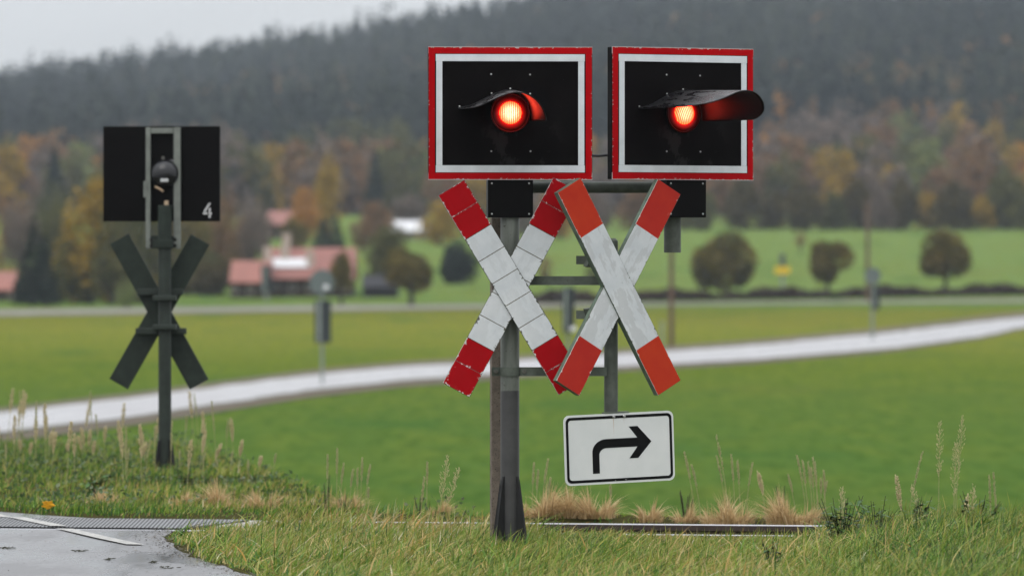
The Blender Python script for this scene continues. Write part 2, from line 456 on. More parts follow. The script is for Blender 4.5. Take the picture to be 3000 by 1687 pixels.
def strip(name, top, bot, mat, dz, inter=24):
    xs = np.linspace(top[0][0], top[-1][0], inter)
    ty = np.interp(xs, [p[0] for p in top], [p[1] for p in top]); by = np.interp(xs, [p[0] for p in bot], [p[1] for p in bot])
    k5 = np.ones(3)/3
    V = []
    for x, t, b in zip(xs, ty, by):
        for q in np.linspace(0, 1, 9):
            g = ground_at(x, b+(t-b)*q); V.append((g.x, g.y, g.z+dz))
    q = []
    for i in range(inter-1):
        for j in range(8): a = i*9+j; q.append((a, a+9, a+10, a+1))
    o = bpy.data.objects.new(name, fast_mesh(name, V, np.array(q), attrs={'across': np.tile(np.linspace(0, 1, 9), inter)}, mat=mat)); put(o)
    return tag(o, kind='structure')
ptop = [(-1300, 1362), (-300, 1243), (0, 1212), (400, 1166), (900, 1101), (1165, 1077), (1450, 1062), (1810, 1040), (2200, 1013), (2600, 976), (2900, 940), (3000, 930), (3150, 914), (3700, 892)]
pbot = [(-1300, 1450), (-300, 1315), (0, 1275), (400, 1226), (900, 1150), (1165, 1121), (1450, 1100), (1810, 1078), (2200, 1058), (2600, 1026), (2900, 985), (2960, 968), (3150, 940), (3700, 908)]
strip('path_shoulder', [(x, y-15) for x, y in ptop], [(x, y+22-.006*max(x, 0)) for x, y in pbot], M_shoulder, .02, 90)
strip('path', ptop, pbot, M_path, .045, 90)
strip('far_road', [(-2200, 928), (-300, 912), (0, 909), (1000, 896), (1450, 893), (2000, 889), (2600, 882), (3300, 874), (5000, 862)],
      [(-2200, 949), (-300, 931), (0, 928), (1000, 912), (1450, 906), (2000, 896), (2600, 890), (3300, 886), (5000, 876)], M_farroad, .05, 70)

# ---- railway track
def rail_y(x, off): return 36.0+TS*(x-.9)+off*1.044
RAIL_PROF = [(-.033, -.004), (-.028, 0), (.028, 0), (.033, -.004), (.033, -.032), (.010, -.042), (.010, -.118), (.062, -.133), (.062, -.146), (-.062, -.146), (-.062, -.133), (-.010, -.118), (-.010, -.042), (-.033, -.032)]
def m_rail():
    k = NT('rail_steel'); o = k.obj(); x, y, z = k.xyz(o)
    n = k.noise(o, 30, 4, .7)
    top = k.step(z, -.0055, -.002)
    c = k.mix(top, k.ramp(n, [(.3, (.022, .013, .010)), (.7, (.05, .03, .022))]), (.5, .5, .52))
    k.l(top, k.b.inputs['Metallic'])
    m = k.fin(c, k.math('MULTIPLY_ADD', top, -.3, .6)); k.l(top, k.b.inputs['Metallic'])
    return m
M_rail = m_rail()
trk = thing('railway_track', (.9, 36.0, 0), 'low railway track of two dark rails crossing behind the grass verge', 'railway track', rz=math.atan(TS))
for off in (-.7175, .7175):
    n = len(RAIL_PROF); mb = MB()
    v = [(-9, off+p[0], p[1]) for p in RAIL_PROF]+[(9, off+p[0], p[1]) for p in RAIL_PROF]
    mb.add(v, [(i, (i+1) % n, n+(i+1) % n, n+i) for i in range(n)])
    mb.build('rail', M_rail, trk)
M_sleeper = painted('weathered_sleeper', (.05, .038, .03), .3, .8, (.02, .018, .015), .6, 20)
for i in range(12):
    MB().box((-2.2+i*.62, 0, -.185), (.25, 2.4, .07)).build('sleeper', M_sleeper, trk)
def m_cross():
    k = NT('ribbed_rubber_panel'); o = k.obj(); x, y, z = k.xyz(o)
    ph = k.math('MULTIPLY', k.math('ADD', k.math('MULTIPLY', x, .97), k.math('MULTIPLY', y, .25)), 2*math.pi/.021)
    s = k.math('SINE', ph); n = k.noise(o, 40, 4)
    c = k.mix(k.step(s, -.6, .1), (.010, .010, .011), (.20, .203, .21))
    nz_ = k.xyz(k.n('ShaderNodeNewGeometry').outputs['True Normal'])[2]
    c = k.mix(k.step(nz_, .6, .9), (.008, .008, .009), c)
    k.bump(s, .5, .006)
    return k.fin(c, k.math('MULTIPLY_ADD', n, .3, .4), spec=.3)
M_cross = m_cross()
cp = thing('rubber_crossing', (.9, 36.0, 0), 'grey ribbed rubber deck between the rails at the road crossing', 'crossing panel', rz=math.atan(TS))
for i in range(4):
    x1 = -2.52-i*1.2
    MB().box((x1-.597, 0, -.053), (1.194, 1.27, .124)).build('deck_slab', M_cross, cp, bevel=.008)
M_plate = painted('pale_concrete_edge', (.36, .34, .33), .15, .6, (.2, .18, .16), .68, 14)
eb = thing('edge_slab', (.9, 36.0, 0), 'pale concrete slab at the end of the rubber deck beside grass', 'concrete slab', rz=math.atan(TS))
MB().box((-2.29, .28, -.058), (.42, .72, .12)).build('slab', M_plate, eb, bevel=.01)

# ------------------------------------------------------------------ the crossing signal in front
D0 = 33.0
base = at(1494, 818, D0); base.z = 0
sig = thing('crossing_signal', base, 'tall level crossing signal with two lit red lamps, two crosses and an arrow plate', 'crossing signal')
def rel(px, py, d): return at(px, py, d)-base
PR = .0445
MB().tube((0, 0, -.1), (0, 0, rel(0, 600, D0).z), PR, n=32).build('pole', M_pole, sig, smooth=True)
for ang in (45, 135, 225, 315):
    poly = [(PR-.004, -.08), (.122, -.08), (.112, .02), (.058, .335), (.050, .358), (PR-.004, .358)]
    MB().prism(poly, -.005, .005).build('fin', M_fin, sig, rot=(0, 0, R(ang+4)))
# horizontal tube and stub
ty = .10
p0 = rel(1500, 549, D0+ty); p1 = rel(1972, 549, D0+.22)
MB().tube(p0, p1, .027, n=24).build('cross_tube', M_steel, sig, smooth=True)
ps = rel(1970, 640, D0+.22)
mb = MB().tube((ps.x, ps.y, rel(0, 560, D0+.22).z), (ps.x, ps.y, rel(0, 740, D0+.22).z), .0405, n=28)
mb.build('mount_tube', M_steel, sig, smooth=True)

def rectloop(w, h, r=0, n=5):
    if r == 0: return [(-w/2, -h/2), (w/2, -h/2), (w/2, h/2), (-w/2, h/2)]
    out = []
    for cx, cz, a0 in ((w/2-r, -h/2+r, -90), (w/2-r, h/2-r, 0), (-w/2+r, h/2-r, 90), (-w/2+r, -h/2+r, 180)):
        for i in range(n+1):
            a = R(a0+90*i/n); out.append((cx+r*math.cos(a), cz+r*math.sin(a)))
    return out
Z2M = 1/2.195/620                          # hood survey units -> metres
RIM = [(-335, 28, 8), (-300, 30, 230), (-270, 34, 500), (-246, 42, 700), (-183, 72, 815), (-103, 112, 825), (-50, 126, 820), (-5, 131, 815), (45, 122, 812), (88, 100, 805), (130, 62, 786), (155, 25, 760), (172, -12, 720), (190, -48, 600)]
BAS = [(-335, 35, 0), (-300, 40, 0), (-270, 47, 0), (-246, 53, 0), (-183, 85, 0), (-103, 125, 0), (-50, 145, 0), (-5, 151, 0), (45, 146, 0), (85, 123, 0), (112, 85, 0), (128, 40, 0), (136, 0, 0), (136, -50, 0)]
BT = .046
def signal(px, py, d, yaw, tilt, lens_pat, lab, boxpx):
    loc = rel(px, py, d)
    brd = MB().box((0, BT/2, 0), (PW, BT, PH)).build('signal_board', M_board, sig, loc, (0, 0, R(yaw)), bevel=.004)
    brd['label'] = lab
    b1 = .033
    # four red strips, four white strips of film
    def strips(name, m, w, h, t, y0, y1):
        mb = MB(); g = .0008
        mb.box((0, (y0+y1)/2, h/2-t/2), (w-.004, y1-y0, t)).box((0, (y0+y1)/2, -h/2+t/2), (w-.004, y1-y0, t))
        mb.box((-w/2+t/2+.002, (y0+y1)/2, 0), (t-.004, y1-y0, h-2*t-g)).box((w/2-t/2-.002, (y0+y1)/2, 0), (t-.004, y1-y0, h-2*t-g))
        mb.build(name, m, brd)
    strips('red_border', M_red, PW+.003, PH+.003, b1, -.003, .0035)
    strips('white_border', M_white, PW-2*b1-.002, PH-2*b1-.002, b1, -.0026, .002)
    # lamp
    MB().lathe([(.094, 0), (.094, .009), (.090, .012), (.086, .009), (.086, 0)], 40, (0, 0, .002)).build('lens_rim', M_ring, brd, smooth=True)
    MB().lathe([(.086, 0), (.086, .004), (.080, .008), (.070, .010), (.056, .011)], 40, (0, 0, .002)).build('lens_bloom_glass', M_glow, brd, smooth=True)
    prof = [(.0535*math.cos(a), .010+.016*math.sin(a)) for a in np.linspace(0, 1.45, 8)]
    MB().lathe(prof, 40).build('lens', m_lens(lens_pat), brd, (0, 0, .002), smooth=True)
    ll = bpy.data.lights.new('lamp_glow', 'SPOT'); ll.energy = 2.0; ll.color = (1, .006, .003); ll.shadow_soft_size = .02; ll.spot_size = R(165); ll.spot_blend = .7
    lo_ = bpy.data.objects.new('lamp_glow', ll); put(lo_, brd); lo_.location = (0, -.036, -.012); lo_.rotation_euler = (R(90), 0, 0)
    # hood
    nu, nv = len(RIM), 9
    V = []
    for i in range(nu):
        for j in range(nv):
            t = j/(nv-1); u = [BAS[i][q]+(RIM[i][q]-BAS[i][q])*t for q in range(3)]
            V.append((u[0]*Z2M, -u[2]*Z2M-.001, u[1]*Z2M-tilt*u[2]*Z2M))
    mb = MB(); mb.add(V, [(i*nv+j, (i+1)*nv+j, (i+1)*nv+j+1, i*nv+j+1) for i in range(nu-1) for j in range(nv-1)])
    h = mb.build('hood', M_hood, brd, smooth=True)
    ss = h.modifiers.new('sub', 'SUBSURF'); ss.levels = 2; ss.render_levels = 2
    so = h.modifiers.new('sol', 'SOLIDIFY'); so.thickness = .005; so.offset = 0
    mb = MB()
    for (u, v) in ((-123, 250), (127, 248), (-120, 128), (128, 125), (130, -243), (-122, -243), (0, 158), (-326, 44)):
        MB().lathe([(.0042, 0), (.0042, .002), (.002, .0034)], 10, (u*Z2M, 0, v*Z2M)).build('screw', M_screw, brd, smooth=True)
    # mount box below
    bw, bh = .214, .178
    bx = MB().box((0, 0, 0), (bw, .11, bh)).build('mount_box', M_black, sig, loc+Vector((math.cos(R(yaw))*boxpx+math.sin(R(yaw))*-.07, .07*math.cos(R(yaw))+math.sin(R(yaw))*boxpx, -PH/2-bh/2-.0005)), (0, 0, R(yaw)), bevel=.003)
    for sx in (-1, 1):
        for sz in (-1, 1):
            MB().lathe([(.0045, 0), (.0045, .002), (.002, .0035)], 10, (sx*.088, -.055, sz*.072)).build('screw', M_screw, bx, smooth=True)
    return brd
signal(1495, 332.5, D0-.08, 4, .020, 0, 'left lamp board seen square on', .002)
signal(2001, 334, D0+.13, 29, -.002, 1, 'right lamp board turned away to the right, its hood reaching past its edge', 0.03)
# cable between the boards
a = rel(1732, 456, D0-.04); b = rel(1792, 453, D0+.06)
MB().path([a, a.lerp(b, .35)+Vector((0, 0, -.003)), a.lerp(b, .7)+Vector((0, 0, -.002)), b], .0065, 8).build('cable', M_rubber, sig, smooth=True)

# crosses
def arm_mesh(m_face, m_side, L, W, T):
    mb = MB().box((0, T/2, 0), (W, T, L))
    return mb
def cross(px, py, d, yaw, arms, T, lab, m_side):
    e = bpy.data.objects.new('crossbuck', None); e.empty_display_size = .1; put(e, sig)
    e.location = rel(px, py, d); e.rotation_euler = (0, 0, R(yaw)); e['label'] = lab
    for i, (ang, m) in enumerate(arms):
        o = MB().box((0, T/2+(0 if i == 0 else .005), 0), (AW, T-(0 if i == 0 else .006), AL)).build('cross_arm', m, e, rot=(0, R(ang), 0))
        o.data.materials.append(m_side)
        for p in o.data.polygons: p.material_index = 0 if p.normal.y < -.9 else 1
        b = o.modifiers.new('bevel', 'BEVEL'); b.width = .0015; b.segments = 1
    return e
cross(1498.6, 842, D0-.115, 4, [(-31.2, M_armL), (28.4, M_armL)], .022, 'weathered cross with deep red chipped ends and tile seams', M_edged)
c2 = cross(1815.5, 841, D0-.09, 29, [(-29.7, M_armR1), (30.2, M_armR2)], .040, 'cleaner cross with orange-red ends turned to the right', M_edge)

# second post carried by two flat bars
q = rel(1790, 960, D0+.02)
z1, z0 = rel(0, 698, D0).z, rel(0, 1206, D0).z
mb = MB().tube((q.x, q.y, z0), (q.x, q.y, z1-.012), .0325, n=28).tube((q.x, q.y, z1-.012), (q.x, q.y, z1), .0325, .022, n=28)
mb.build('hanging_post', M_steel, sig, smooth=True)
for row, x0 in ((822, 1500), (1088, 1440)):
    zc = rel(0, row, D0).z
    xa = rel(x0, 0, D0).x; xb = q.x-.02
    mb = MB()
    mb.box(((PR+.004+xb)/2, -.012, zc), (xb-PR-.004, .008, .042))
    # half band round the pole
    ro, n = PR+.006, 20
    v = []
    for i in range(n+1):
        t = math.pi+math.pi*i/n
        for r_ in (PR+.0005, ro):
            for zz in (-.021, .021): v.append((r_*math.cos(t), r_*math.sin(t), zc+zz))
    f = []
    for i in range(n):
        k = i*4; f += [(k+2, k+6, k+7, k+3), (k+1, k+3, k+7, k+5), (k, k+4, k+6, k+2)]
    mb.add(v, f)
    mb.box((-PR-.022, -.006, zc), (.040, .008, .042))
    br = mb.build('bracket', M_bracket, sig, smooth=True)
    for bx_ in (-PR-.022, PR+.024):
        MB().lathe([(.0115, 0), (.0115, .008), (.009, .010)], 6, (bx_, -.0125, zc)).build('bolt', M_bolt, br)
# clamps behind the turned cross
for row, sgn in ((762, -1), (922, 1)):
    zc = rel(0, row, D0).z; pm = rel(1722, 0, D0-.03)
    mb = MB().prism([(-.014, .028*sgn), (.004, .034*sgn), (.022, -.010*sgn), (.010, -.030*sgn)] if sgn > 0 else [(.010, .030), (.022, .010), (.004, -.034), (-.014, -.028)][::1], -.02, .02)
    mb.build('clamp', M_bracket, sig, (pm.x, pm.y-.02, zc), (0, 0, R(29)))
    mb = MB().box(((pm.x+q.x)/2+.01, q.y-.045, zc), (q.x-pm.x+.13, .012, .04)); mb.build('clamp_bar', M_bracket, sig, rot=(0, 0, 0))

# arrow plate
SW, SH = .597, .330
sc = rel(1815, 1312, D0-.045)
pl = MB().prism(rectloop(SW, SH, .030, 6), 0, .004).build('direction_plate', M_sign, sig, sc, (0, R(-2.0), R(29)))
pl['label'] = 'white plate with black bent arrow pointing right'
MB().ring(rectloop(SW-.021, SH-.021, .024, 6), rectloop(SW-.047, SH-.047, .015, 6), -.0012, .0005).build('plate_border', M_signblk, pl)
def uv(u, v): return ((u-.5)*SW, (.5-v)*SH)
A = [uv(.252, .845), uv(.314, .845), uv(.314, .585)]
cx, cz_ = uv(.381, .585)
r1x, r1z = (uv(.381, 0)[0]-uv(.314, 0)[0]), (uv(0, .488)[1]-uv(0, .585)[1])
for i in range(1, 9):
    t = R(180-90*i/8); A.append((cx+r1x*math.cos(t), cz_+r1z*math.sin(t)))
A += [uv(.664, .488), uv(.588, .652), uv(.668, .652), uv(.792, .424), uv(.668, .196), uv(.588, .196), uv(.664, .360)]
cx2, cz2 = uv(.381, .545); r2x = uv(.381, 0)[0]-uv(.252, 0)[0]; r2z = uv(0, .360)[1]-uv(0, .545)[1]
for i in range(0, 11):
    t = R(90+90*i/10); A.append((cx2+r2x*math.cos(t), cz2+r2z*math.sin(t)))
MB().prism(A, -.0012, .0005).build('arrow', M_signblk, pl)
for u in (.454, .549):
    x, z = uv(u, .045)
    MB().lathe([(.0075, 0), (.0075, .004), (.005, .007)], 12, (x, -.001, z)).build('bolt', M_screw, pl, smooth=True)
    x, z = uv(u, .955)
    MB().lathe([(.0025, 0), (.0025, .0013)], 10, (x, -.0006, z)).build('rivet', M_screw, pl)
MB().box((-.01, .012, SH/2+.004), (.13, .03, .006)).build('plate_bracket', M_bracket, pl)
MB().box((0, .016, SH/2-.02), (.07, .02, .05)).build('plate_bracket', M_bracket, pl)

# square concrete post just behind
cpst = thing('concrete_post', at(1464, 818, D0+.22)*1, 'brown pitted square post standing right behind the signal pole', 'post')
cpst.location.z = 0
MB().box((-.012, 0, .74), (.062, .062, 1.68)).build('post_body', M_conc, cpst, rot=(0, 0, R(8)), bevel=.004)

# ------------------------------------------------------------------ the far signal, seen from behind
D1 = 44.5
fb = at(483, 818, D1); fb.z = .01
fs = thing('crossing_signal', fb, 'dark back of the crossing signal across the road, numbered 4', 'crossing signal')
def rl(px, py, d=D1): return at(px, py, d)-fb
MB().tube((0, 0, -.1), (0, 0, rl(0, 660).z), .041, n=28).build('pole', M_backpole, fs, smooth=True)
MB().tube((0, 0, rl(0, 733).z), (0, 0, rl(0, 601).z), .0445, n=28).build('pole_sleeve', M_back, fs, smooth=True)
for ang in (45, 135, 225, 315):
    poly = [(.037, -.1), (.108, -.1), (.098, .03), (.058, .25), (.037, .262)]
    MB().prism(poly, -.005, .005).build('fin', M_fin, fs, rot=(0, 0, R(ang)))
pc = rl(474, 509.5, D1+.10)
bd = MB().box((0, 0, 0), (.752, .03, .607)).build('signal_board', M_black, fs, pc, (0, 0, R(-5)), bevel=.003)
# stencilled 4
ox, oz = rl(609, 0, D1+.08).x-pc.x, rl(0, 617, D1+.08).z-pc.z
S4 = [[(.010, .048), (.022, .048), (-.012, -.008), (-.026, -.008)], [(-.028, -.012), (-.028, -.024), (.000, -.024), (.000, -.012)],
      [(.008, -.012), (.008, -.024), (.028, -.024), (.028, -.012)], [(.009, .014), (.021, .018), (.021, -.008), (.009, -.008)], [(.009, -.028), (.021, -.028), (.021, -.046), (.009, -.046)]]
mb = MB()
for p in S4: mb.prism([(x+ox, z+oz) for x, z in p], -.0165, -.0148)
mb.build('number', NT('white_stencil').fin((.55, .55, .55), .6), bd)
for (xa, xb, za, zb) in ((426, 440, 373, 728), (508, 528, 373, 728)):
    A0, B0 = rl(xa, za), rl(xb, zb)
    MB().box(((A0.x+B0.x)/2, .055, (A0.z+B0.z)/2), (B0.x-A0.x, .05, A0.z-B0.z)).build('frame_rail', M_chan, fs, bevel=.003)
for (za, zb) in ((375, 391), (690, 728)):
    A0, B0 = rl(440.5, za), rl(507.5, zb)
    MB().box(((A0.x+B0.x)/2, .058, (A0.z+B0.z)/2), (B0.x-A0.x, .03, A0.z-B0.z)).build('frame_bar', M_chan if za < 500 else M_back, fs, bevel=.003)
A0, B0 = rl(421, 530), rl(428, 578)
MB().box((A0.x+.006, .04, (A0.z+B0.z)/2), (.018, .04, A0.z-B0.z)).build('clip', M_chan, fs)
lc = rl(482, 508)
k = NT('glossy_black_housing'); o_ = k.obj(); M_hous = k.fin((.012, .012, .014), .12)
mb = MB().lathe([(.092, 0), (.092, .03), (.082, .055), (.055, .082), (.02, .092)], 32)
lamp = mb.build('lamp_housing', M_hous, fs, (lc.x, .07, lc.z), smooth=True)
MB().box((0, -.088, -.045), (.05, .012, .022)).build('highlight_bar', NT('painted_highlight').fin((.45, .46, .46), .5), lamp, bevel=.004)  # pale block painting in a white highlight on the shiny dome
MB().box((.035, -.062, .045), (.05, .02, .03)).build('highlight_patch', painted('mottled_highlight', (.3, .3, .31), .4, .5, (.02, .02, .02), .5, 40), lamp, rot=(R(-35), 0, R(25)), bevel=.006)  # mottled pale block, the dome's upper highlight put into colour and shape
MB().tube((-.01, -.05, .088), (-.01, -.05, .108), .009, n=12).build('knob', M_bolt, lamp)
MB().path([(-.06, -.05, -.085), (-.03, -.07, -.10), (-.008, -.08, -.115)], .007, 8).build('cable_gland', painted('brass', (.35, .25, .16), .2), lamp)
p = rl(484, 597); MB().tube((p.x+.008, 0, p.z-.01), (p.x+.008, 0, p.z+.02), .014, n=12).build('pole_cap_screw', painted('brass_screw', (.4, .3, .2), .2), fs)
for z in (rl(0, 702).z, rl(0, 720).z):
    for x in (-.075, .075):
        MB().lathe([(.012, 0), (.012, .01)], 8, (x-.013, .04, z)).build('bolt', M_fin, fs)
MB().box((-.01, -.035, rl(0, 715).z), (.13, .025, .055)).build('clamp', M_back, fs, bevel=.004)
e = bpy.data.objects.new('crossbuck', None); put(e, fs); e.location = rl(467, 913, D1+.12)
for i, ang in enumerate((-28.8, 29.5)):
    o = MB().box((0, .012*i, 0), (.137, .022 if i == 0 else .02, 1.06)).build('cross_arm', M_back, e, rot=(0, R(ang), 0), bevel=.002)
for row, (xa, xb) in ((855, (400, 535)), (970, (395, 545))):
    A0, B0 = rl(xa, row), rl(xb, row)
    MB().box(((A0.x+B0.x)/2, .075, A0.z), (B0.x-A0.x, .03, .04)).build('bracket', M_backpole, fs, bevel=.004)
    s = -18 if row < 900 else 18
    MB().box((0, -.01, rl(0, row-s+6 if row > 900 else row+18).z), (.15, .11, .035)).build('clamp', M_backpole, fs, bevel=.006)

# ------------------------------------------------------------------ foliage
def m_leaf(name, stops, rough=.6, trans=.25):
    k = NT(name); t = k.attr('tint')
    c = k.ramp(t, stops)
    k.fin(c, rough, spec=.1)
    tr = k.n('ShaderNodeBsdfTranslucent'); k.l(c, tr.inputs[0])
    mx = k.n('ShaderNodeMixShader'); mx.inputs[0].default_value = trans
    k.l(k.b.outputs[0], mx.inputs[1]); k.l(tr.outputs[0], mx.inputs[2]); k.l(mx.outputs[0], k.out.inputs[0])
    return k.m
def leaf_cloud(C, size, r, flat=.0):
    """one quad leaf at each centre, random facing"""
    n = len(C)
    a = r.normal(size=(n, 3)); a /= np.linalg.norm(a, axis=1)[:, None]
    b = r.normal(size=(n, 3)); b -= (a*b).sum(1)[:, None]*a; b /= np.linalg.norm(b, axis=1)[:, None]
    s = size*r.uniform(.6, 1.4, n)[:, None]
    V = np.stack([C-a*s, C-b*s*.6, C+a*s, C+b*s*.6], 1).reshape(-1, 3)
    return V, np.arange(n*4).reshape(-1, 4)
def crown_pts(r, n, rx, rz, lumps=22, spread=.30, cone=False, shape='round'):
    """leaf centres of a crown of half width rx and half height rz about the origin"""
    if cone:
        t = r.uniform(0, 1, n)**.62                     # 0 top, 1 bottom
        tier = np.floor(t*11)/11+r.uniform(0, .05, n)
        a = r.uniform(0, 6.28, n); rr = rx*(tier*.95+.05)*r.uniform(.25, 1, n)**.5*(1+.22*np.sin(a*5+tier*40))
        z = rz*(1-2*tier)-.25*rr*r.uniform(.2, 1, n)
        return np.stack([rr*np.cos(a), rr*np.sin(a), z], 1), tier
    u = r.normal(size=(lumps, 3)); u /= np.linalg.norm(u, axis=1)[:, None]
    L = u*r.uniform(.45, .80, lumps)[:, None]
    w = r.uniform(.5, 1.3, lumps)
    k = r.choice(lumps, n, p=w/w.sum())
    g = r.normal(size=(n, 3)); g /= np.linalg.norm(g, axis=1)[:, None]
    P = L[k]+g*(spread*w[k]*r.uniform(.3, 1, n)**.4)[:, None]
    P[:, 2] *= 1.0
    if shape == 'ovoid': P[:, :2] *= (1.0-.45*np.clip(P[:, 2], -1, 1))[:, None]
    return P*np.array([rx, rx, rz]), r.uniform(0, 1, lumps)[k]
M_bark = painted('bark', (.045, .038, .03), .3, .85, (.02, .018, .015), .6, 6)
def tree_meshes(seed, n, rx, h, trunk_h, size, mat, lumps=22, spread=.32, cone=False, shape='round', tr=.05):
    r = np.random.default_rng(seed); rz = (h-trunk_h)/2
    P, ci = crown_pts(r, n, rx, rz, lumps, spread, cone, shape)
    if not cone:
        P[:, :2] *= rx*.95/np.quantile(np.hypot(P[:, 0], P[:, 1]), .97); P[:, 2] *= rz/np.quantile(np.abs(P[:, 2]), .97)
    P[:, 2] += trunk_h+rz
    P = P[P[:, 2] > .02*h]
    ci = ci[:len(P)]
    V, Q = leaf_cloud(P, size, r)
    tint = np.clip(np.repeat(.55*r.uniform(0, 1, len(P))+.45*ci, 4), 0, 1)
    cm = fast_mesh('crown', V, Q, attrs={'tint': tint}, mat=mat)
    mb = MB(); top = trunk_h+rz*.9
    mb.path([(0, 0, -.25), (0, 0, trunk_h*.6), (rx*.04, 0, top)], [h*tr*1.25, h*tr, h*tr*.35], 8)
    for i in range(7):
        a = r.uniform(0, 6.28); z0 = trunk_h*r.uniform(.7, 1.1)+rz*r.uniform(0, .3); q = r.uniform(.45, .75)
        mb.path([(0, 0, z0), (rx*q*.5*math.cos(a), rx*q*.5*math.sin(a), z0+rz*.35), (rx*q*math.cos(a), rx*q*math.sin(a), z0+rz*.75)], [h*tr*.5, h*tr*.3, h*tr*.1], 5)
    me = bpy.data.meshes.new('trunk'); me.from_pydata(mb.v, [], mb.f); me.materials.append(M_bark)
    return cm, me
def place_tree(name, meshes, loc, label, group=None, sc=1, rz=0, cat='tree', sxy=None):
    t = thing(name, loc, label, cat, group, rz)
    s = sxy or sc; t.scale = (s, s, sc)
    for nm, me in (('trunk', meshes[1]), ('crown', meshes[0])):
        put(bpy.data.objects.new(nm, me), t)
    return t
olive = [(0, (.042, .044, .010)), (.5, (.130, .106, .019)), (1, (.225, .145, .026))]
rust = [(0, (.10, .070, .036)), (.5, (.20, .118, .056)), (1, (.30, .155, .068))]
orange = [(0, (.15, .085, .018)), (.5, (.37, .175, .024)), (1, (.55, .23, .03))]
ochre = [(0, (.120, .090, .016)), (.5, (.33, .215, .024)), (1, (.48, .29, .03))]
lime = [(0, (.08, .10, .032)), (.5, (.16, .19, .06)), (1, (.24, .25, .08))]
darkg = [(0, (.009, .014, .010)), (.5, (.018, .028, .018)), (1, (.032, .044, .026))]
mauve = [(0, (.095, .078, .062)), (.5, (.165, .128, .104)), (1, (.23, .168, .13))]
line = [(0, (.032, .028, .011)), (.5, (.085, .068, .021)), (1, (.14, .098, .030))]
greeny = [(0, (.048, .054, .018)), (.5, (.098, .098, .028)), (1, (.16, .135, .040))]
LM = {k: m_leaf('leaf_'+k, v) for k, v in dict(olive=olive, rust=rust, orange=orange, ochre=ochre, lime=lime, conifer=darkg, mauve=mauve, green=greeny, line=line).items()}

# trees standing by the far road, traced one by one: px centre, top row, base row, px width, kind
def single(name, px, top, basey, w, mat, label, seed, d=None, trunk=.22, cone=False, shape='round', n=4600, lumps=34, spread=.46, cat='tree', tr=.035, lsc=1.1):
    g = ground_at(px, basey)
    d = g.y; s = d/F
    h = (basey-top)*s; rx = w/2*s
    ms = tree_meshes(seed, n, rx, h, h*trunk, max(rx*.075, .05)*lsc, mat, lumps, spread, cone, shape, tr)
    return place_tree(name, ms, g, label, cat=cat)
single('round_tree', 2113, 706, 868, 192, LM['olive'], 'large round brown bush right of the crossing signal in the meadow', 1, trunk=.05, tr=.02, cat='bush', lumps=15, spread=.52)
single('round_tree', 2425, 714, 868, 136, LM['olive'], 'small olive tree with bare trunk between yellow sign and round sign', 2, trunk=.30, lumps=15, spread=.52)
single('round_tree', 2770, 690, 862, 150, LM['olive'], 'tall olive tree with bare trunk at right edge of the meadow', 3, trunk=.24, lumps=15, spread=.52)
single('round_tree', 2345, 680, 745, 44, LM['rust'], 'tiny brown tree high up on the pale meadow', 4, trunk=.35, n=500)
single('round_tree', 1205, 720, 896, 165, LM['olive'], 'umbrella shaped brown tree left of the main signal by the road', 5, trunk=.34, tr=.045, lumps=15, spread=.52)
single('round_tree', 1000, 742, 893, 76, LM['olive'], 'narrow brown tree in front of the red roofed farmhouse', 6, trunk=.36, shape='ovoid')
single('round_bush', 1352, 712, 832, 130, LM['conifer'], 'dark green bush behind the left cross', 7, trunk=.03, cat='bush')
single('round_tree', 1135, 676, 842, 130, LM['green'], 'pale olive tree behind the umbrella shaped brown tree', 8, trunk=.05)
single('round_bush', 1600, 752, 830, 62, LM['rust'], 'small rusty bush seen between the two crosses', 9, trunk=.04, n=700, cat='bush')
single('round_bush', 1735, 742, 830, 60, LM['green'], 'small olive bush behind the right cross', 10, trunk=.04, n=700, cat='bush')
single('round_tree', 1795, 700, 800, 60, LM['rust'], 'brown tree behind the post of the right cross', 12, trunk=.1, n=700)
single('spruce', 98, 636, 897, 126, LM['conifer'], 'dark pointed spruce beside the cottage at left edge', 13, trunk=.03, cone=True, n=2600, lsc=1.4, cat='conifer')
single('spruce', 128, 690, 896, 120, LM['conifer'], 'shorter dark spruce leaning against the pointed spruce', 14, trunk=.03, cone=True, n=2000, lsc=1.4, cat='conifer')
single('broad_tree', 262, 522, 890, 215, LM['ochre'], 'large ochre tree rising left of the far signal board', 15, trunk=.12, n=3200, shape='ovoid')
single('broad_tree', 330, 600, 892, 190, LM['green'], 'dense olive tree below the large ochre tree', 16, trunk=.04, n=3000)
single('broad_tree', 215, 720, 890, 160, LM['green'], 'low olive tree between the spruces and dense olive tree', 17, trunk=.04, n=2000)
single('broad_tree', 440, 560, 885, 200, LM['green'], 'olive tree behind the pole of the far signal', 18, trunk=.04, n=2600)
single('broad_tree', 600, 740, 862, 150, LM['green'], 'dark hedge-like tree left of the farmhouse', 19, trunk=.03, n=1800)
single('broad_tree', 650, 560, 800, 140, LM['rust'], 'rusty tree right of the far signal board', 20, trunk=.05, n=2000)
single('broad_tree', 740, 590, 790, 130, LM['mauve'], 'grey brown tree left of the small red roof', 21, trunk=.05, n=1800)
single('broad_tree', 962, 468, 705, 104, LM['ochre'], 'tall narrow golden tree above the farmhouse', 22, trunk=.06, n=2200, shape='ovoid')
single('broad_tree', 895, 556, 712, 110, LM['orange'], 'golden orange tree left of the tall golden tree', 23, trunk=.06, n=1800)
single('spruce', 945, 632, 740, 70, LM['conifer'], 'small dark conifer above the farmhouse roof', 24, trunk=.03, cone=True, n=1200, lsc=1.5, cat='conifer')
single('spruce', 985, 632, 745, 70, LM['conifer'], 'dark conifer touching the small conifer on its right', 25, trunk=.03, cone=True, n=1200, lsc=1.5, cat='conifer')
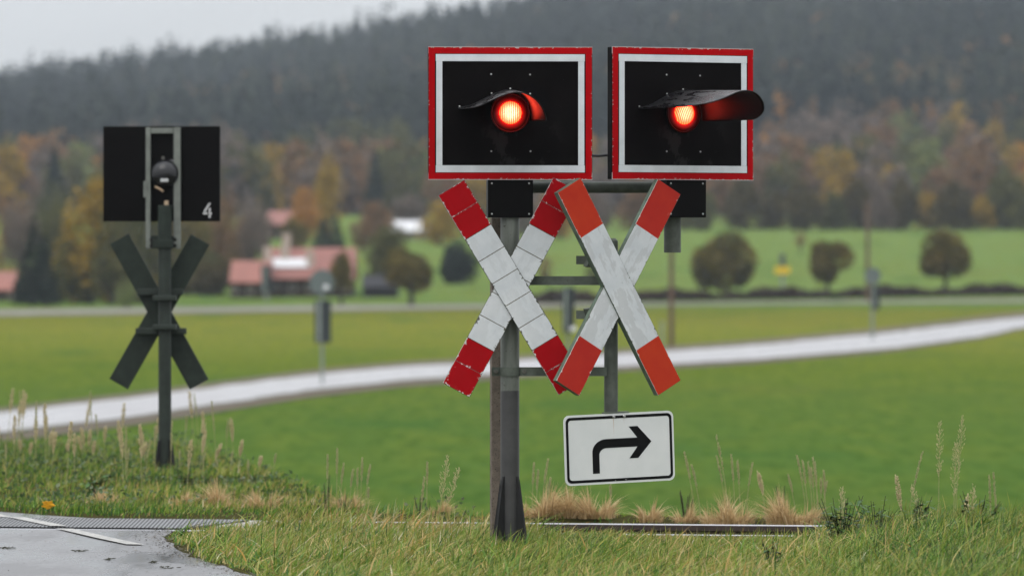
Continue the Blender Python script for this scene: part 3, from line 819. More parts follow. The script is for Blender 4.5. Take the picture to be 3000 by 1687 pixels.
single('broad_tree', 1060, 650, 740, 95, LM['rust'], 'low rusty tree left of the white roof', 26, trunk=.05, n=1300)
single('broad_tree', 0, 664, 800, 54, LM['orange'], 'golden tree cut by the left picture edge', 27, trunk=.05, n=900)
single('broad_tree', 20, 780, 860, 70, LM['ochre'], 'small ochre tree above the cottage roof at left edge', 28, trunk=.05, n=700)
single('round_bush', 372, 828, 902, 80, LM['lime'], 'light green shrub behind the cross of the far signal', 29, trunk=.02, n=900, cat='bush')
single('broad_tree', 1290, 600, 720, 130, LM['ochre'], 'ochre tree between white roof and main signal pole', 30, trunk=.04, n=1800)
single('broad_tree', 1640, 560, 700, 120, LM['orange'], 'orange tree seen below the cross tube', 31, trunk=.04, n=1600)
single('broad_tree', 1540, 570, 690, 120, LM['mauve'], 'grey brown tree seen between cross and cross tube', 32, trunk=.04, n=1600)
FILL = [(60, 590, 800, 130, 'mauve', 'grey brown tree behind the cottage at left edge'), (165, 600, 790, 130, 'green', 'olive tree behind the two spruces'), (40, 560, 740, 120, 'rust', 'rusty tree high above the cottage at left edge'),
        (150, 545, 730, 120, 'green', 'tall olive tree above the spruces'), (500, 620, 800, 150, 'rust', 'rusty tree right behind the far signal cross'), (570, 640, 810, 130, 'olive', 'brown tree between far signal and farmhouse'),
        (545, 540, 720, 130, 'ochre', 'ochre tree behind the lower right corner of far signal board'), (640, 640, 790, 120, 'olive', 'brown tree left above the red roofed annex'), (700, 660, 775, 110, 'rust', 'rusty tree above the red roofed annex'),
        (410, 640, 830, 150, 'olive', 'brown tree behind the far signal cross'), (355, 540, 740, 130, 'rust', 'rusty tree behind the large ochre tree'), (480, 770, 868, 110, 'green', 'low olive bush right of the light green shrub'),
        (545, 790, 864, 100, 'olive', 'low brown bush between far signal and annex'), (80, 800, 880, 90, 'green', 'low bush at the foot of the pointed spruce'), (160, 810, 882, 100, 'olive', 'low brown bush right of the spruces'), (745, 620, 730, 110, 'mauve', 'grey tree left of the dark timber house'),
        (860, 650, 730, 90, 'olive', 'brown tree behind the farmhouse ridge'), (1100, 600, 700, 110, 'rust', 'rusty tree right above the low rusty tree'), (1200, 580, 668, 120, 'mauve', 'grey brown tree behind the white roof'), (1385, 590, 690, 110, 'green', 'olive tree left of the main signal pole top')]
FILL += [(120, 770, 880, 110, 'green', 'low bush between the spruces'), (245, 770, 888, 130, 'green', 'wide low bush under the large ochre tree'), (320, 760, 888, 130, 'olive', 'wide low brown bush left of the light green shrub'),
         (420, 800, 890, 110, 'olive', 'low brown bush behind the far signal pole'), (600, 780, 866, 110, 'line', 'dark low bush left of the annex'), (650, 770, 864, 90, 'line', 'dark low bush touching the annex')]
for i, (px, top, by, w, kd, lab) in enumerate(FILL): single('broad_tree', px, top, by, w, LM[kd], lab, 500+i, trunk=.03, n=2200, lsc=1.15)
# tree line at the upper edge of the right meadow
LINE = [(2060, 585, 110, 'green'), (2178, 540, 124, 'olive'), (2268, 590, 90, 'olive'), (2352, 552, 118, 'olive'), (2440, 575, 90, 'green'), (2512, 546, 112, 'olive'), (2575, 566, 92, 'mauve'), (2640, 545, 116, 'olive'), (2722, 580, 90, 'ochre'),
        (2795, 556, 130, 'olive'), (2868, 590, 92, 'ochre'), (2945, 515, 150, 'green'), (3050, 540, 150, 'green'), (1870, 560, 120, 'rust'), (1960, 575, 110, 'green'), (1740, 570, 110, 'mauve')]
LINE_L = ['green tree right of the mount tube in the meadow tree line', 'broad olive tree in the meadow tree line right of the black mount box', 'low olive tree in the meadow tree line', 'olive tree in the meadow tree line above the tiny brown tree',
          'low green tree in the meadow tree line', 'olive tree in the meadow tree line left of the thin wooden pole', 'purplish tree in the meadow tree line behind the thin wooden pole', 'round olive tree in the meadow tree line right of the purplish tree', 'low ochre tree in the meadow tree line',
          'wide olive tree in the meadow tree line above the tall olive tree', 'small ochre tree in the meadow tree line near the right edge', 'tall green tree in the meadow tree line at the right edge', 'green tree in the meadow tree line beyond the right picture edge', 'rusty tree behind the upper end of the right cross', 'green tree behind the right mount tube', 'grey brown tree behind the cross tube']
for i, (px, top, w, kd) in enumerate(LINE):
    single('line_tree', px, top-10, 676-2*(i % 3), w*1.08, LM['line' if kd == 'olive' else kd], LINE_L[i], 100+i, trunk=.02, n=3000, lsc=1.25, shape='ovoid')
# autumn trees of the lower slope
kinds = ['rust', 'mauve', 'orange', 'ochre', 'lime', 'green']
tmpl = {k: [tree_meshes(300+7*i+j, 620, 5.6, 14, .8, .70, LM[k], 16, .36, tr=.02) for j in range(2)] for i, k in enumerate(kinds)}
con_t = [tree_meshes(380+j, 520, 3.6, 19, .8, .8, LM['conifer'], cone=True, tr=.012) for j in range(2)]
AUT = {'rust': 'rust brown tree in the autumn wood on the lower slope', 'mauve': 'grey brown tree in the autumn wood on the lower slope', 'orange': 'orange tree in the autumn wood on the lower slope',
       'ochre': 'ochre tree in the autumn wood on the lower slope', 'lime': 'pale green tree in the autumn wood on the lower slope', 'green': 'olive green tree in the autumn wood on the lower slope', 'conifer': 'dark conifer standing among autumn trees on the lower slope'}
r_ = np.random.default_rng(77)
spots = []
tries = 0
while len(spots) < 290 and tries < 9000:
    tries += 1
    px = r_.uniform(-120, 3120); d = 768+330*r_.uniform(0, 1)**1.15
    x = (px-1500)/F*d
    if all((x-a)**2+((d-b)*.30)**2 > 3.6**2 for a, b in spots):
        spots.append((x, d))
for i, (x, d) in enumerate(spots):
    px = 1500+x/d*F
    left = px < 1150
    w = [.28, .30, .06, .09, .06, .21] if not left else [.18, .26, .05, .10, .05, .36]
    kd = kinds[int(r_.choice(6, p=w))]
    if r_.uniform() < (.30 if not left else .45)*(.4+.6*(d-770)/330): kd = 'conifer'
    ms = con_t[i % 2] if kd == 'conifer' else tmpl[kd][i % 2]
    place_tree('slope_conifer' if kd == 'conifer' else 'autumn_tree', ms, (x, d, hz(x, d)-.3), AUT[kd], 'autumn trees on the lower slope', r_.uniform(.30, .44) if kd == 'conifer' else r_.uniform(.40, .66), r_.uniform(0, 6.28), 'conifer' if kd == 'conifer' else 'tree')

# conifer forest covering the hill: one far-off mass
def forest():
    r = np.random.default_rng(5)
    protos = []
    for j in range(5):
        P, c = crown_pts(r, 64, 1.75, 5.0, cone=True); P[:, 2] += 5.2
        protos.append((P, 1.0))
    for j in range(4):
        P, c = crown_pts(r, 64, 2.4, 3.0, 12, .40); P[:, 2] += 3.9
        protos.append((P, .95))
    VV, TT = [], []
    d = 778.
    while d < 2330:
        st0 = 4.6+max(0, d-1040)/1290*1.6
        x = -.15*d+r.uniform(0, st0)
        while x < .15*d:
            st = st0*(1.7 if abs(x) > .092*d else 1.0)
            if d < 1040 and abs(x) < .082*d:
                x = .082*d; continue
            xx, dd = x+r.uniform(-2, 2), d+r.uniform(-3, 3)
            aut = 1.1*wav(np.array(xx), np.array(dd)*.4, .035, 21)+.7*wav(np.array(xx), np.array(dd)*.4, .12, 22)+(.30 if dd < 1350 else .02)
            q = r.uniform()
            decid = q < np.clip(.06+.75*float(aut), .02, .8)
            P = protos[int(r.integers(5, 9)) if decid else int(r.integers(0, 5))][0]
            s = (r.uniform(.85, 1.45) if r.uniform() > .05 else r.uniform(1.4, 1.8))*(.95 if decid else 1)
            a = r.uniform(0, 6.28); ca, sa = math.cos(a), math.sin(a)
            Q = np.stack([P[:, 0]*ca-P[:, 1]*sa, P[:, 0]*sa+P[:, 1]*ca, P[:, 2]], 1)*s+np.array([xx, dd, hz(xx, dd)-.6])
            VV.append(Q); base_t = (np.clip(.78+.35*float(wav(np.array(xx), np.array(dd)*.4, .09, 23))+r.normal(0, .09), .5, 1) if decid else float(np.clip(.20+.30*wav(np.array(xx), np.array(dd)*.4, .07, 27)+r.normal(0, .07), 0, .44)))
            TT.append(np.clip(base_t+r.normal(0, .03, len(Q)), 0, 1))
            x += st*r.uniform(.8, 1.25)
        d += 8.0+max(0, d-1040)/1290*4
    C = np.concatenate(VV); T = np.concatenate(TT)
    V, Q = leaf_cloud(C, .78, r)
    m = m_leaf('hill_forest_leaf', [(0, (.010, .015, .012)), (.22, (.020, .028, .019)), (.44, (.046, .056, .030)), (.55, (.07, .065, .026)), (.75, (.16, .105, .040)), (1, (.32, .145, .045))])
    o = bpy.data.objects.new('forest', fast_mesh('forest', V, Q, attrs={'tint': np.repeat(T, 4)}, mat=m)); put(o)
    tag(o, 'dark misty conifer forest with rusty patches covering the hill', 'forest', kind='stuff')
forest()

# ------------------------------------------------------------------ houses
M_roof = painted('faded_red_tiles', (.25, .105, .085), .2, .6, (.22, .08, .06), .62, .8)
M_roof2 = painted('red_tiles', (.27, .110, .085), .2, .6, (.22, .08, .06), .62, .8)
M_wall = painted('dark_timber_wall', (.05, .038, .03), .3, .7, (.03, .02, .015), .6, .7)
M_plaster = painted('pale_plaster', (.40, .33, .28), .1, .8, (.3, .25, .2), .66, .6)
M_glass = NT('dark_window').fin((.03, .035, .045), .1)
M_whiteroof = painted('white_roof_sheet', (.62, .62, .63), .05, .5, (.7, .7, .7), .7, .5)
M_dark = painted('black_shed', (.02, .018, .022), .3, .6, (.03, .03, .03), .6, .7)
def house(px0, px1, ridge, eave, base_row, d, label, mroof, mwall, depth=9, skylight=None, win=3, chim=()):
    a = at(px0, ridge, d); b = at(px1, ridge, d); ez = at(0, eave, d-depth/2).z; bz = at(0, base_row, d-depth/2).z
    w = b.x-a.x; cx = (a.x+b.x)/2
    h = thing('house', (cx, d, bz), label, 'house')
    rz_ = a.z-bz; e_ = ez-bz
    MB().box((0, 0, e_/2-.4), (w*.94, depth*.86, e_+.8)).build('wall', mwall, h)
    mb = MB(); t = .10; o2 = depth/2
    prof = [(-o2, e_-.05), (0, rz_), (o2, e_-.05), (o2, e_-.05-t), (0, rz_-t), (-o2, e_-.05-t)]
    n = 6
    mb.add([(-w/2, p[0], p[1]) for p in prof]+[(w/2, p[0], p[1]) for p in prof], [tuple(range(n)), tuple(range(n, 2*n))]+[(i, (i+1) % n, n+(i+1) % n, n+i) for i in range(n)])
    rf = mb.build('roof', mroof, h)
    mb = MB().add([(-w*.47, -o2*.86, e_-.3), (-w*.47, o2*.86, e_-.3), (-w*.47, 0, rz_-.35)], [(0, 1, 2)]).add([(w*.47, -o2*.86, e_-.3), (w*.47, o2*.86, e_-.3), (w*.47, 0, rz_-.35)], [(0, 1, 2)])
    mb.build('gable', mwall, h)
    slope = math.atan2(rz_-e_, o2)
    if skylight:
        fx, fw, t0, t1 = skylight
        yc = -o2+(t0+t1)/2*o2; zc = e_+(t0+t1)/2*(rz_-e_)
        MB().box((0, 0, .07), (fw*w, (t1-t0)*o2/math.cos(slope), .08)).build('roof_panel', M_whiteroof, rf, ((fx-.5)*w, yc, zc), (slope, 0, 0))
    for fx, fy in chim:
        MB().box(((fx-.5)*w, -o2+fy*o2, e_+fy*(rz_-e_)+.35), (.55, .55, 1.3)).build('chimney', M_plaster, rf)
    for i in range(win):
        f = MB().box((-w*.38+w*.76*i/max(1, win-1), -depth*.43-.03, e_*.45), (min(1.2, w/win*.5), .1, e_*.45)).build('window', M_plaster, h)
        MB().box((0, 0, 0), (min(1.2, w/win*.5)-.16, .04, e_*.45-.16)).build('pane', M_glass, f, (-w*.38+w*.76*i/max(1, win-1), -depth*.43-.09, e_*.45))
    return h
house(782, 1045, 726, 812, 866, 484, 'long farmhouse with faded red roof and a white roof panel', M_roof, M_wall, 11, (.28, .42, .30, .60), 5, ((.02, .55), (.21, .62), (.22, 1.0), (.5, .4)))
house(678, 800, 764, 824, 868, 480, 'low red roofed annex left of the long farmhouse', M_roof2, M_wall, 8, None, 3)
house(786, 868, 618, 655, 700, 655, 'dark timber house with pale red roof up the slope', M_roof, M_wall, 12, None, 3)
house(-60, 52, 795, 846, 884, 474, 'small red roofed cottage cut by the left picture edge', M_roof2, M_wall, 9, None, 3)
house(1138, 1258, 646, 674, 700, 655, 'low building with bright white roof on the upper meadow', M_whiteroof, M_plaster, 14, None, 3)
house(455, 525, 700, 742, 790, 545, 'pink roofed house hidden among trees left of the far signal', M_roof, M_plaster, 9, None, 2)
house(1062, 1170, 806, 838, 842, 480, 'low black shed beside the umbrella shaped tree', M_dark, M_dark, 4, None, 0)

# ------------------------------------------------------------------ small signs in the meadow
M_sgrey = painted('grey_sign_back', (.13, .155, .15), .2, .55, (.08, .09, .09), .7, 3)
M_sdark = painted('dark_bake_back', (.035, .042, .045), .2, .5, (.06, .07, .07), .7, 3)
M_spost = painted('galvanised_post', (.22, .25, .23), .2, .5, (.15, .16, .15), .7, 3)
M_syel = painted('yellow_plate', (.70, .47, .02), .1, .5, (.5, .35, .02), .75, 3)
M_swht = NT('white_reflector').fin((.7, .7, .72), .3)
M_wood = painted('brown_wood_pole', (.13, .085, .06), .25, .8, (.07, .05, .04), .62, 2)
def bake(px, base_row, label, cat, disc=None, box=None, post_top=None, white=None, yel=None, d=None, name='trackside_sign', group=None):
    g = ground_at(px, base_row) if d is None else at(px, base_row, d)
    s = g.y/F; t = thing(name, g, label, cat, group)
    H = lambda row: (base_row-row)*s
    MB().tube((0, 0, -.3), (0, 0, H(post_top)), max(.04, 4.5*s), n=12).build('post', M_spost, t, smooth=True)
    if disc:
        cy, r = disc
        mb = MB().lathe([(r*s, 0), (r*s, .03)], 28, (0, -.10, H(cy))); mb.add([(r*s*math.cos(i*.2244), -.10, H(cy)+r*s*math.sin(i*.2244)) for i in range(28)], [tuple(range(28))])
        mb.build('round_plate', M_sgrey, t)
    if box:
        dx, w, r0, r1 = box
        MB().box((dx*s, -.13 if dx == 0 else -.05, (H(r0)+H(r1))/2), (w*s, .08, H(r0)-H(r1))).build('marker_board', M_sdark, t, bevel=.01)
        MB().box((dx*s-w*s*.22, -.19 if dx == 0 else -.10, (H(r0)+H(r1))/2), (w*s*.22, .04, H(r0)-H(r1)-.05)).build('board_rail', M_spost, t)
    if white:
        dx, row, r = white
        MB().lathe([(r*s, 0), (r*s*.9, .04), (r*s*.5, .06)], 16, (dx*s, -.24, H(row))).build('reflector', M_swht, t)
    if yel:
        w, r0, r1 = yel
        MB().box((0, -.10, (H(r0)+H(r1))/2), (w*s, .05, H(r0)-H(r1))).build('yellow_plate', M_syel, t)
    return t
bake(944, 1088, 'round grey sign back above a long dark marker board', 'sign', (826, 37), (2, 48, 880, 1004), 788, (12, 842, 8), d=180)
bake(780, 882, 'small dark marker board in front of the red roofed annex', 'sign', None, (0, 30, 778, 856), 776)
bake(1665, 1058, 'dark marker board on pale post seen between the crosses', 'sign', None, (0, 36, 842, 974), 840, (14, 964, 9), d=190)
bake(2556, 970, 'round dark sign with board on grey post beside the path', 'sign', (808, 24), (8, 26, 838, 906), 790, d=270)
bake(2292, 872, 'narrow dark sign with yellow plate at the far road', 'sign', None, (0, 16, 744, 780), 742, None, (44, 781, 802))
bake(1940, 1012, 'short grey green post beside the wooden pole', 'post', None, None, 940, d=290, name='marker_post')
def wpole(px, top, base_row, w, d, label):
    g = at(px, base_row, d); s = d/F
    t = thing('wooden_pole', g, label, 'pole')
    MB().tube((0, 0, -.3), (0, 0, (base_row-top)*s), w*s*.55, w*s*.42, n=12).build('shaft', M_wood, t, smooth=True)
    MB().box((0, 0, (base_row-top)*s-.5), (w*s*2.2, .12, .12)).build('crossarm', M_wood, t)
wpole(1967, 560, 1014, 15, 285, 'brown wooden pole rising below the right lamp board')
wpole(2542, 588, 868, 12, 440, 'thin brown wooden pole behind the round dark sign')
# low brown hedge along the far road
r_ = np.random.default_rng(3); C = []
for px in np.linspace(1560, 3300, 700):
    row = 889-(px-1560)*.0175
    g = ground_at(px, row)
    for k in range(16): C.append((g.x+r_.uniform(-.3, .3), g.y+r_.uniform(-.8, .8), g.z+r_.uniform(0, 1)**1.3*(.62+.18*math.sin(px*.02)+.1*math.sin(px*.071))))
V, Q = leaf_cloud(np.array(C), .15, r_)
o = bpy.data.objects.new('hedge', fast_mesh('hedge', V, Q, attrs={'tint': np.repeat(r_.uniform(0, 1, len(C)), 4)}, mat=m_leaf('leaf_brown', [(0, (.03, .02, .016)), (1, (.085, .055, .045))]))); put(o)
tag(o, 'low dark brown hedge running along the far road on the right', 'hedge')

# ------------------------------------------------------------------ grass
def blades(x, y, z, h, w, lean, leandir, tint, r, segs=3, curl=1.6):
    n = len(x); t = np.linspace(0, 1, segs+1)
    cur = lean[:, None]*(t[None, :]**curl); hh = h[:, None]
    cx = x[:, None]+np.cos(leandir)[:, None]*cur*hh
    cy = y[:, None]+np.sin(leandir)[:, None]*cur*hh
    cz = z[:, None]+hh*(t[None, :]-.38*np.clip(lean, 0, 1.6)[:, None]*t[None, :]**2)
    fa = r.normal(0, .6, n); wx, wy = np.cos(fa), np.sin(fa)
    ww = w[:, None]*(1-t[None, :]**1.5)[:, :]*.5
    L = np.stack([cx-wx[:, None]*ww, cy-wy[:, None]*ww, cz], -1); Rr = np.stack([cx+wx[:, None]*ww, cy+wy[:, None]*ww, cz], -1)
    V = np.empty((n, 2*segs+1, 3)); V[:, 0:2*segs:2] = L[:, :segs]; V[:, 1:2*segs:2] = Rr[:, :segs]; V[:, 2*segs] = np.stack([cx[:, -1], cy[:, -1], cz[:, -1]], -1)
    b = (np.arange(n)*(2*segs+1))[:, None]
    q = np.concatenate([b+np.array([[2*i, 2*i+1, 2*i+3, 2*i+2]]) for i in range(segs-1)], 0)
    tr = b+np.array([[2*segs-2, 2*segs-1, 2*segs]])
    T = np.empty((n, 2*segs+1)); T[:] = tint[:, None]
    along = np.empty((n, 2*segs+1)); along[:, 0:2*segs:2] = t[:segs]; along[:, 1:2*segs:2] = t[:segs]; along[:, -1] = 1
    return V.reshape(-1, 3), q, tr, T.ravel(), along.ravel()
def m_blade(name, stops, rough=.45):
    k = NT(name); t = k.attr('tint'); a = k.attr('along')
    c = k.ramp(t, stops)
    c = k.mix(k.math('MULTIPLY', k.step(a, .62, 1.0), .35), c, (.42, .30, .12))
    k.fin(c, rough, spec=.22)
    tr = k.n('ShaderNodeBsdfTranslucent'); k.l(c, tr.inputs[0])
    mx = k.n('ShaderNodeMixShader'); mx.inputs[0].default_value = .22
    k.l(k.b.outputs[0], mx.inputs[1]); k.l(tr.outputs[0], mx.inputs[2]); k.l(mx.outputs[0], k.out.inputs[0])
    return k.m
GR = [(0, (.018, .060, .012)), (.22, (.060, .160, .016)), (.42, (.155, .265, .024)), (.55, (.27, .28, .044)), (.68, (.36, .31, .10)), (.8, (.50, .37, .16)), (.92, (.52, .27, .06)), (1, (.66, .60, .42))]
M_blade = m_blade('grass_blade', GR)
def patch(name, n, xr, dr, keep, hfun, wmm, tfun, label, seed, mat=M_blade, leanm=.5, winddir=0.3, segs=3):
    r = np.random.default_rng(seed)
    x = r.uniform(*xr, n); d = r.uniform(*dr, n)
    m = keep(x, d, r); x, d = x[m], d[m]; n = len(x)
    # gather the blades into tufts
    cx, cd = x+.02*np.round(r.normal(0, 1, n)), d
    z = height(x, d)-.01
    h = hfun(x, d)*r.uniform(.45, 1.25, n)
    lean = np.abs(r.normal(leanm, .5, n)); ld = r.normal(winddir, 1.1, n)+1.2*wav(x, d, 3.5, seed+1)
    tint = np.clip(tfun(x, d)+r.normal(0, .22, n), 0, 1)
    w = wmm/1000*r.uniform(.6, 1.5, n)
    V, q, t, T, A = blades(x, d, z, h, w, lean, ld, tint, r, segs)
    o = bpy.data.objects.new(name, fast_mesh(name, V, q, t, {'tint': T, 'along': A}, mat)); put(o)
    return tag(o, label, 'grass', kind='stuff')
def trk_dist(x, d): return d-(36.0+TS*(x-.9))
def front_keep(x, d, r):
    e = road_x(d)+.02+.06*wav(x*0, d, 6, 41)
    td = trk_dist(x, d)
    return (x > e) & (td < -.86+.10*wav(x, d*0, 5, 2)) & ~((x < -1.30) & (td > -1.55+.25*wav(x, d*0, 9, 3)))
def front_h(x, d):
    h = .125+.04*wav(x, d, 4.0, 31)+.015*wav(x, d, 14.0, 33)
    back = sst((trk_dist(x, d)+1.9)/.8)*sst((.28-x)/.35)       # the taller fringe left of the pole hides the rail
    h = h+.050*back*sst((x+1.45)/.4)
    h = h-.085*sst((x+.05)/.3)*sst((1.66-x)/.25)*sst((trk_dist(x, d)+2.9)/1.0)   # thin in front of the rails
    h = h+.028*sst((x-1.25)/.5)
    edge = sst((x-road_x(d))/.25)
    return np.clip(h*(.45+.55*edge), .03, .3)
def front_t(x, d):
    t = .40+.20*wav(x, d, 2.6, 51)+.13*wav(x, d, 8.0, 52)
    t = t+.17*sst((trk_dist(x, d)+2.3)/1.2)*sst((1.5-x)/.6)
    t = t-.12*sst((x-1.3)/.6)
    return t
patch('verge_grass', 120000, (-2.2, 3.1), (26.3, 36.4), front_keep, front_h, 5.2, front_t, 'tangled green and straw coloured grass on the near verge', 101, leanm=.95)
def behind_keep(x, d, r):
    e = edge_d(x); td = trk_dist(x, d)
    return (x > road_x(d)+.04) & (td > .86) & (d < e+.7+.3*wav(x, d*0, 4, 6)) & ((x < -.9) | (r.uniform(size=len(x)) < .55))
def behind_h(x, d): return np.clip(.080+.05*wav(x, d, 2.5, 61)+.03*wav(x, d, 9, 62)-.045*sst((x+.6)/.8), .03, .3)
def behind_t(x, d): return .36+.22*wav(x, d, 2.0, 71)+.14*wav(x, d, 7, 72)-.08*sst((d-43)/3)
def long_h(x, d): return np.clip(.17+.07*wav(x, d, 3.0, 131)+.02*sst((x-1.2)/.5)-.13*sst((x-.05)/.3)*sst((1.62-x)/.3)*sst((trk_dist(x, d)+3.2)/1.0), .04, .4)
def long_t(x, d): return .50+.22*wav(x, d, 3.4, 151)-.12*sst((x-1.2)/.6)
patch('long_grass', 9000, (-2.1, 3.1), (26.3, 36.3), front_keep, long_h, 7.5, long_t, 'long bent grass blades over the near verge', 111, leanm=1.1, segs=5)
patch('far_verge_grass', 95000, (-5.2, 3.2), (36.9, 54), behind_keep, behind_h, 6.0, behind_t, 'rough grass and weeds on the verge beyond the track', 102, leanm=.5)
def mid_keep(x, d, r): return (np.abs(trk_dist(x, d)) < .62) & (x > -1.2) & (r.uniform(size=len(x)) < .5)
patch('track_grass', 6000, (-1.2, 3.0), (34.4, 37.5), mid_keep, lambda x, d: .06+0*x, 4, lambda x, d: .6+.2*wav(x, d, 3, 81), 'thin grass growing between the rails', 103)
# broad leafed weeds mixed into the far verge and right bank: one ground cover mass
def weeds(name, n, xr, dr, keep, zr, size, stops, label, seed):
    r = np.random.default_rng(seed); x = r.uniform(*xr, n); d = r.uniform(*dr, n); m = keep(x, d, r); x, d = x[m], d[m]
    z = height(x, d)+r.uniform(.01, 1, len(x))*zr(x, d)
    V, Q = leaf_cloud(np.stack([x, d, z], 1), size, r)
    o = bpy.data.objects.new(name, fast_mesh(name, V, Q, attrs={'tint': np.repeat(r.uniform(0, 1, len(x)), 4)}, mat=m_leaf(name+'_leaf', stops, .4))); put(o)
    return tag(o, label, 'weeds', kind='stuff')
weeds('verge_weeds', 14000, (-5, -.2), (38, 52), lambda x, d, r: (x > road_x(d)+.15) & (d < edge_d(x)+.3) & (trk_dist(x, d) > 1.0) & (wav(x, d, 2.4, 91) > .12), lambda x, d: .10+.09*wav(x, d, 3, 92), .016,
      [(0, (.05, .09, .03)), (.6, (.09, .14, .06)), (1, (.19, .22, .13))], 'low grey green weeds around the far signal', 93)

# ---- tall stalks
M_stem = painted('straw_stem', (.30, .29, .13), .2, .6, (.2, .15, .07), .7, 30)
M_seed = painted('straw_seed', (.50, .42, .24), .2, .7, (.36, .28, .14), .65, 60)
M_seedg = painted('pale_green_seed', (.34, .33, .16), .2, .7, (.25, .22, .1), .65, 60)
def stalk(pb, rb, pt, rt, d, kind, label, group=None, bend=.25):
    b = at(pb, rb, d); tp = at(pt, rt, d)
    gz = hz(b.x, b.y)
    t = thing('grass_stalk', (b.x, b.y, gz), label, 'grass stalk', group)
    T = tp-Vector((b.x, b.y, gz)); r = random.Random(int(pt*7+rt))
    mid = Vector((T.x*(.5-bend), 0, T.z*.5)); pts = []
    for i in range(9):
        s = i/8; pts.append((1-s)**2*Vector((0, 0, 0))+2*s*(1-s)*mid+s*s*T)
    MB().path(pts, [.0022-.0013*i/8 for i in range(9)], 4).build('stem', M_stem, t)
    mb = MB(); L = T.length
    def along(s):
        return (1-s)**2*Vector((0, 0, 0))+2*s*(1-s)*mid+s*s*T
    if kind == 'spike':
        ln = min(.22, L*.42)
        for i in range(70):
            s = 1-ln/L*r.random(); p = along(s); w = .0060*(1-abs((1-s)*L/ln-.5))
            a = r.uniform(0, 6.28); dv = Vector((math.cos(a)*w*1.3, math.sin(a)*w*1.3, .014))
            mb.path([p, p+dv*.5+Vector((math.cos(a), math.sin(a), 0))*.001, p+dv], [.0008, .0024, .0005], 4)
        m = M_seedg
    elif kind == 'plume':
        ln = min(.18, L*.5)
        for i in range(120):
            s = 1-ln/L*r.random(); p = along(s); q = (1-s)*L/ln; w = .015*math.sin(math.pi*min(1, q*.9+.1))**.7
            a = r.uniform(0, 6.28); dv = Vector((math.cos(a)*w, math.sin(a)*w, r.uniform(.004, .02)))
            mb.path([p+dv*.3, p+dv*.7, p+dv], [.0010, .0034, .0008], 4)
        m = M_seed
    else:                                        # open panicle
        ln = min(.28, L*.5)
        for i in range(20):
            s = 1-ln/L*(i/20); p = along(s); q = (i/20)
            for k in range(3):
                a = r.uniform(0, 6.28); w = (.006+.018*q*(1-q)*3)*r.uniform(.5, 1.2)
                e = p+Vector((math.cos(a)*w, math.sin(a)*w, r.uniform(.0, .03)))
                mb.path([p, p.lerp(e, .5), e], [.0005]*3, 3)
                mb.path([e, e+Vector((.001, 0, .004)), e+Vector((math.cos(a)*.004, 0, .010))], [.0006, .0017, .0005], 4)
        m = M_seed
    mb.build('seed_head', m, t)
    return t
def tdist(px, off=1.9):
    x = (px-1500)/F*37; return 36.0+TS*(x-.9)+off
G1 = 'thin pale stalks behind the rails'
L1 = 'thin pale grass stalk in the clump behind the rails right of the arrow plate'
for a in [(2136, 1505, 2097, 1276), (2036, 1505, 2004, 1327), (2053, 1505, 2026, 1365), (2130, 1490, 2099, 1339), (2154, 1505, 2142, 1335), (2170, 1493, 2160, 1351), (2184, 1530, 2205, 1359), (2243, 1452, 2221, 1388)]:
    stalk(*a, tdist(a[0], 1.6+.5*random.random()), 'plume' if a[2] == 2221 else 'spike', L1, G1)
L2 = 'thin pale grass stalk in the dense clump above the straw tuft near the rail end'
for a in [(2362, 1490, 2334, 1337), (2368, 1490, 2351, 1353), (2380, 1490, 2367, 1355), (2400, 1490, 2381, 1343), (2396, 1488, 2387, 1355), (2332, 1478, 2308, 1394), (2419, 1525, 2413, 1380), (2409, 1525, 2423, 1412), (2406, 1520, 2405, 1404), (2388, 1500, 2376, 1372)]:
    stalk(*a, tdist(a[0], 1.5+.6*random.random()), 'spike', L2, 'pale stalks above the straw tuft')
stalk(2632, 1520, 2703, 1327, tdist(2632, .2), 'spike', 'single grass stalk leaning right on the right bank', bend=.1)
stalk(2748, 1530, 2754, 1246, tdist(2748, .2), 'panicle', 'tall upright grass stalk with open seed head, left of the tallest')
stalk(2788, 1530, 2821, 1234, tdist(2788, .2), 'panicle', 'tallest grass stalk on the right bank with feathery seed heads', bend=.1)
stalk(2790, 1530, 2801, 1305, tdist(2790, .25), 'panicle', 'feathery stalk close against the tallest stalk', bend=.1)
stalk(2674, 1530, 2626, 1398, tdist(2674, .1), 'plume', 'thick tan plume leaning left on the right bank', bend=-.2)
stalk(2746, 1535, 2672, 1432, tdist(2746, .1), 'panicle', 'drooping seed stalk beside the thick tan plume', bend=-.15)
stalk(2830, 1510, 2853, 1436, tdist(2830, .2), 'panicle', 'short brown seed stalk right of the tallest stalk')
stalk(2826, 1525, 2834, 1452, tdist(2826, .1), 'plume', 'short tan plume right of the tallest stalk')
stalk(2907, 1515, 2898, 1396, tdist(2907, .6), 'spike', 'faint thin stalk near the right edge, left of its pair', bend=.05)
stalk(2928, 1515, 2910, 1384, tdist(2928, .6), 'spike', 'faint thin stalk nearest the right picture edge', bend=.05)
stalk(2472, 1540, 2466, 1440, tdist(2472, .9), 'panicle', 'small open seed stalk above the nettles')
G3 = 'thin stalks beside the signal pole'
for a in [(1558, 1480, 1565, 1356), (1585, 1480, 1606, 1348), (1570, 1480, 1577, 1380), (1790, 1500, 1788, 1422), (1600, 1480, 1614, 1400)]:
    stalk(*a, tdist(a[0], 1.8), 'spike', 'thin pale stalk between the signal pole and the arrow plate', G3)
G4 = 'thin stalks left of the signal pole'
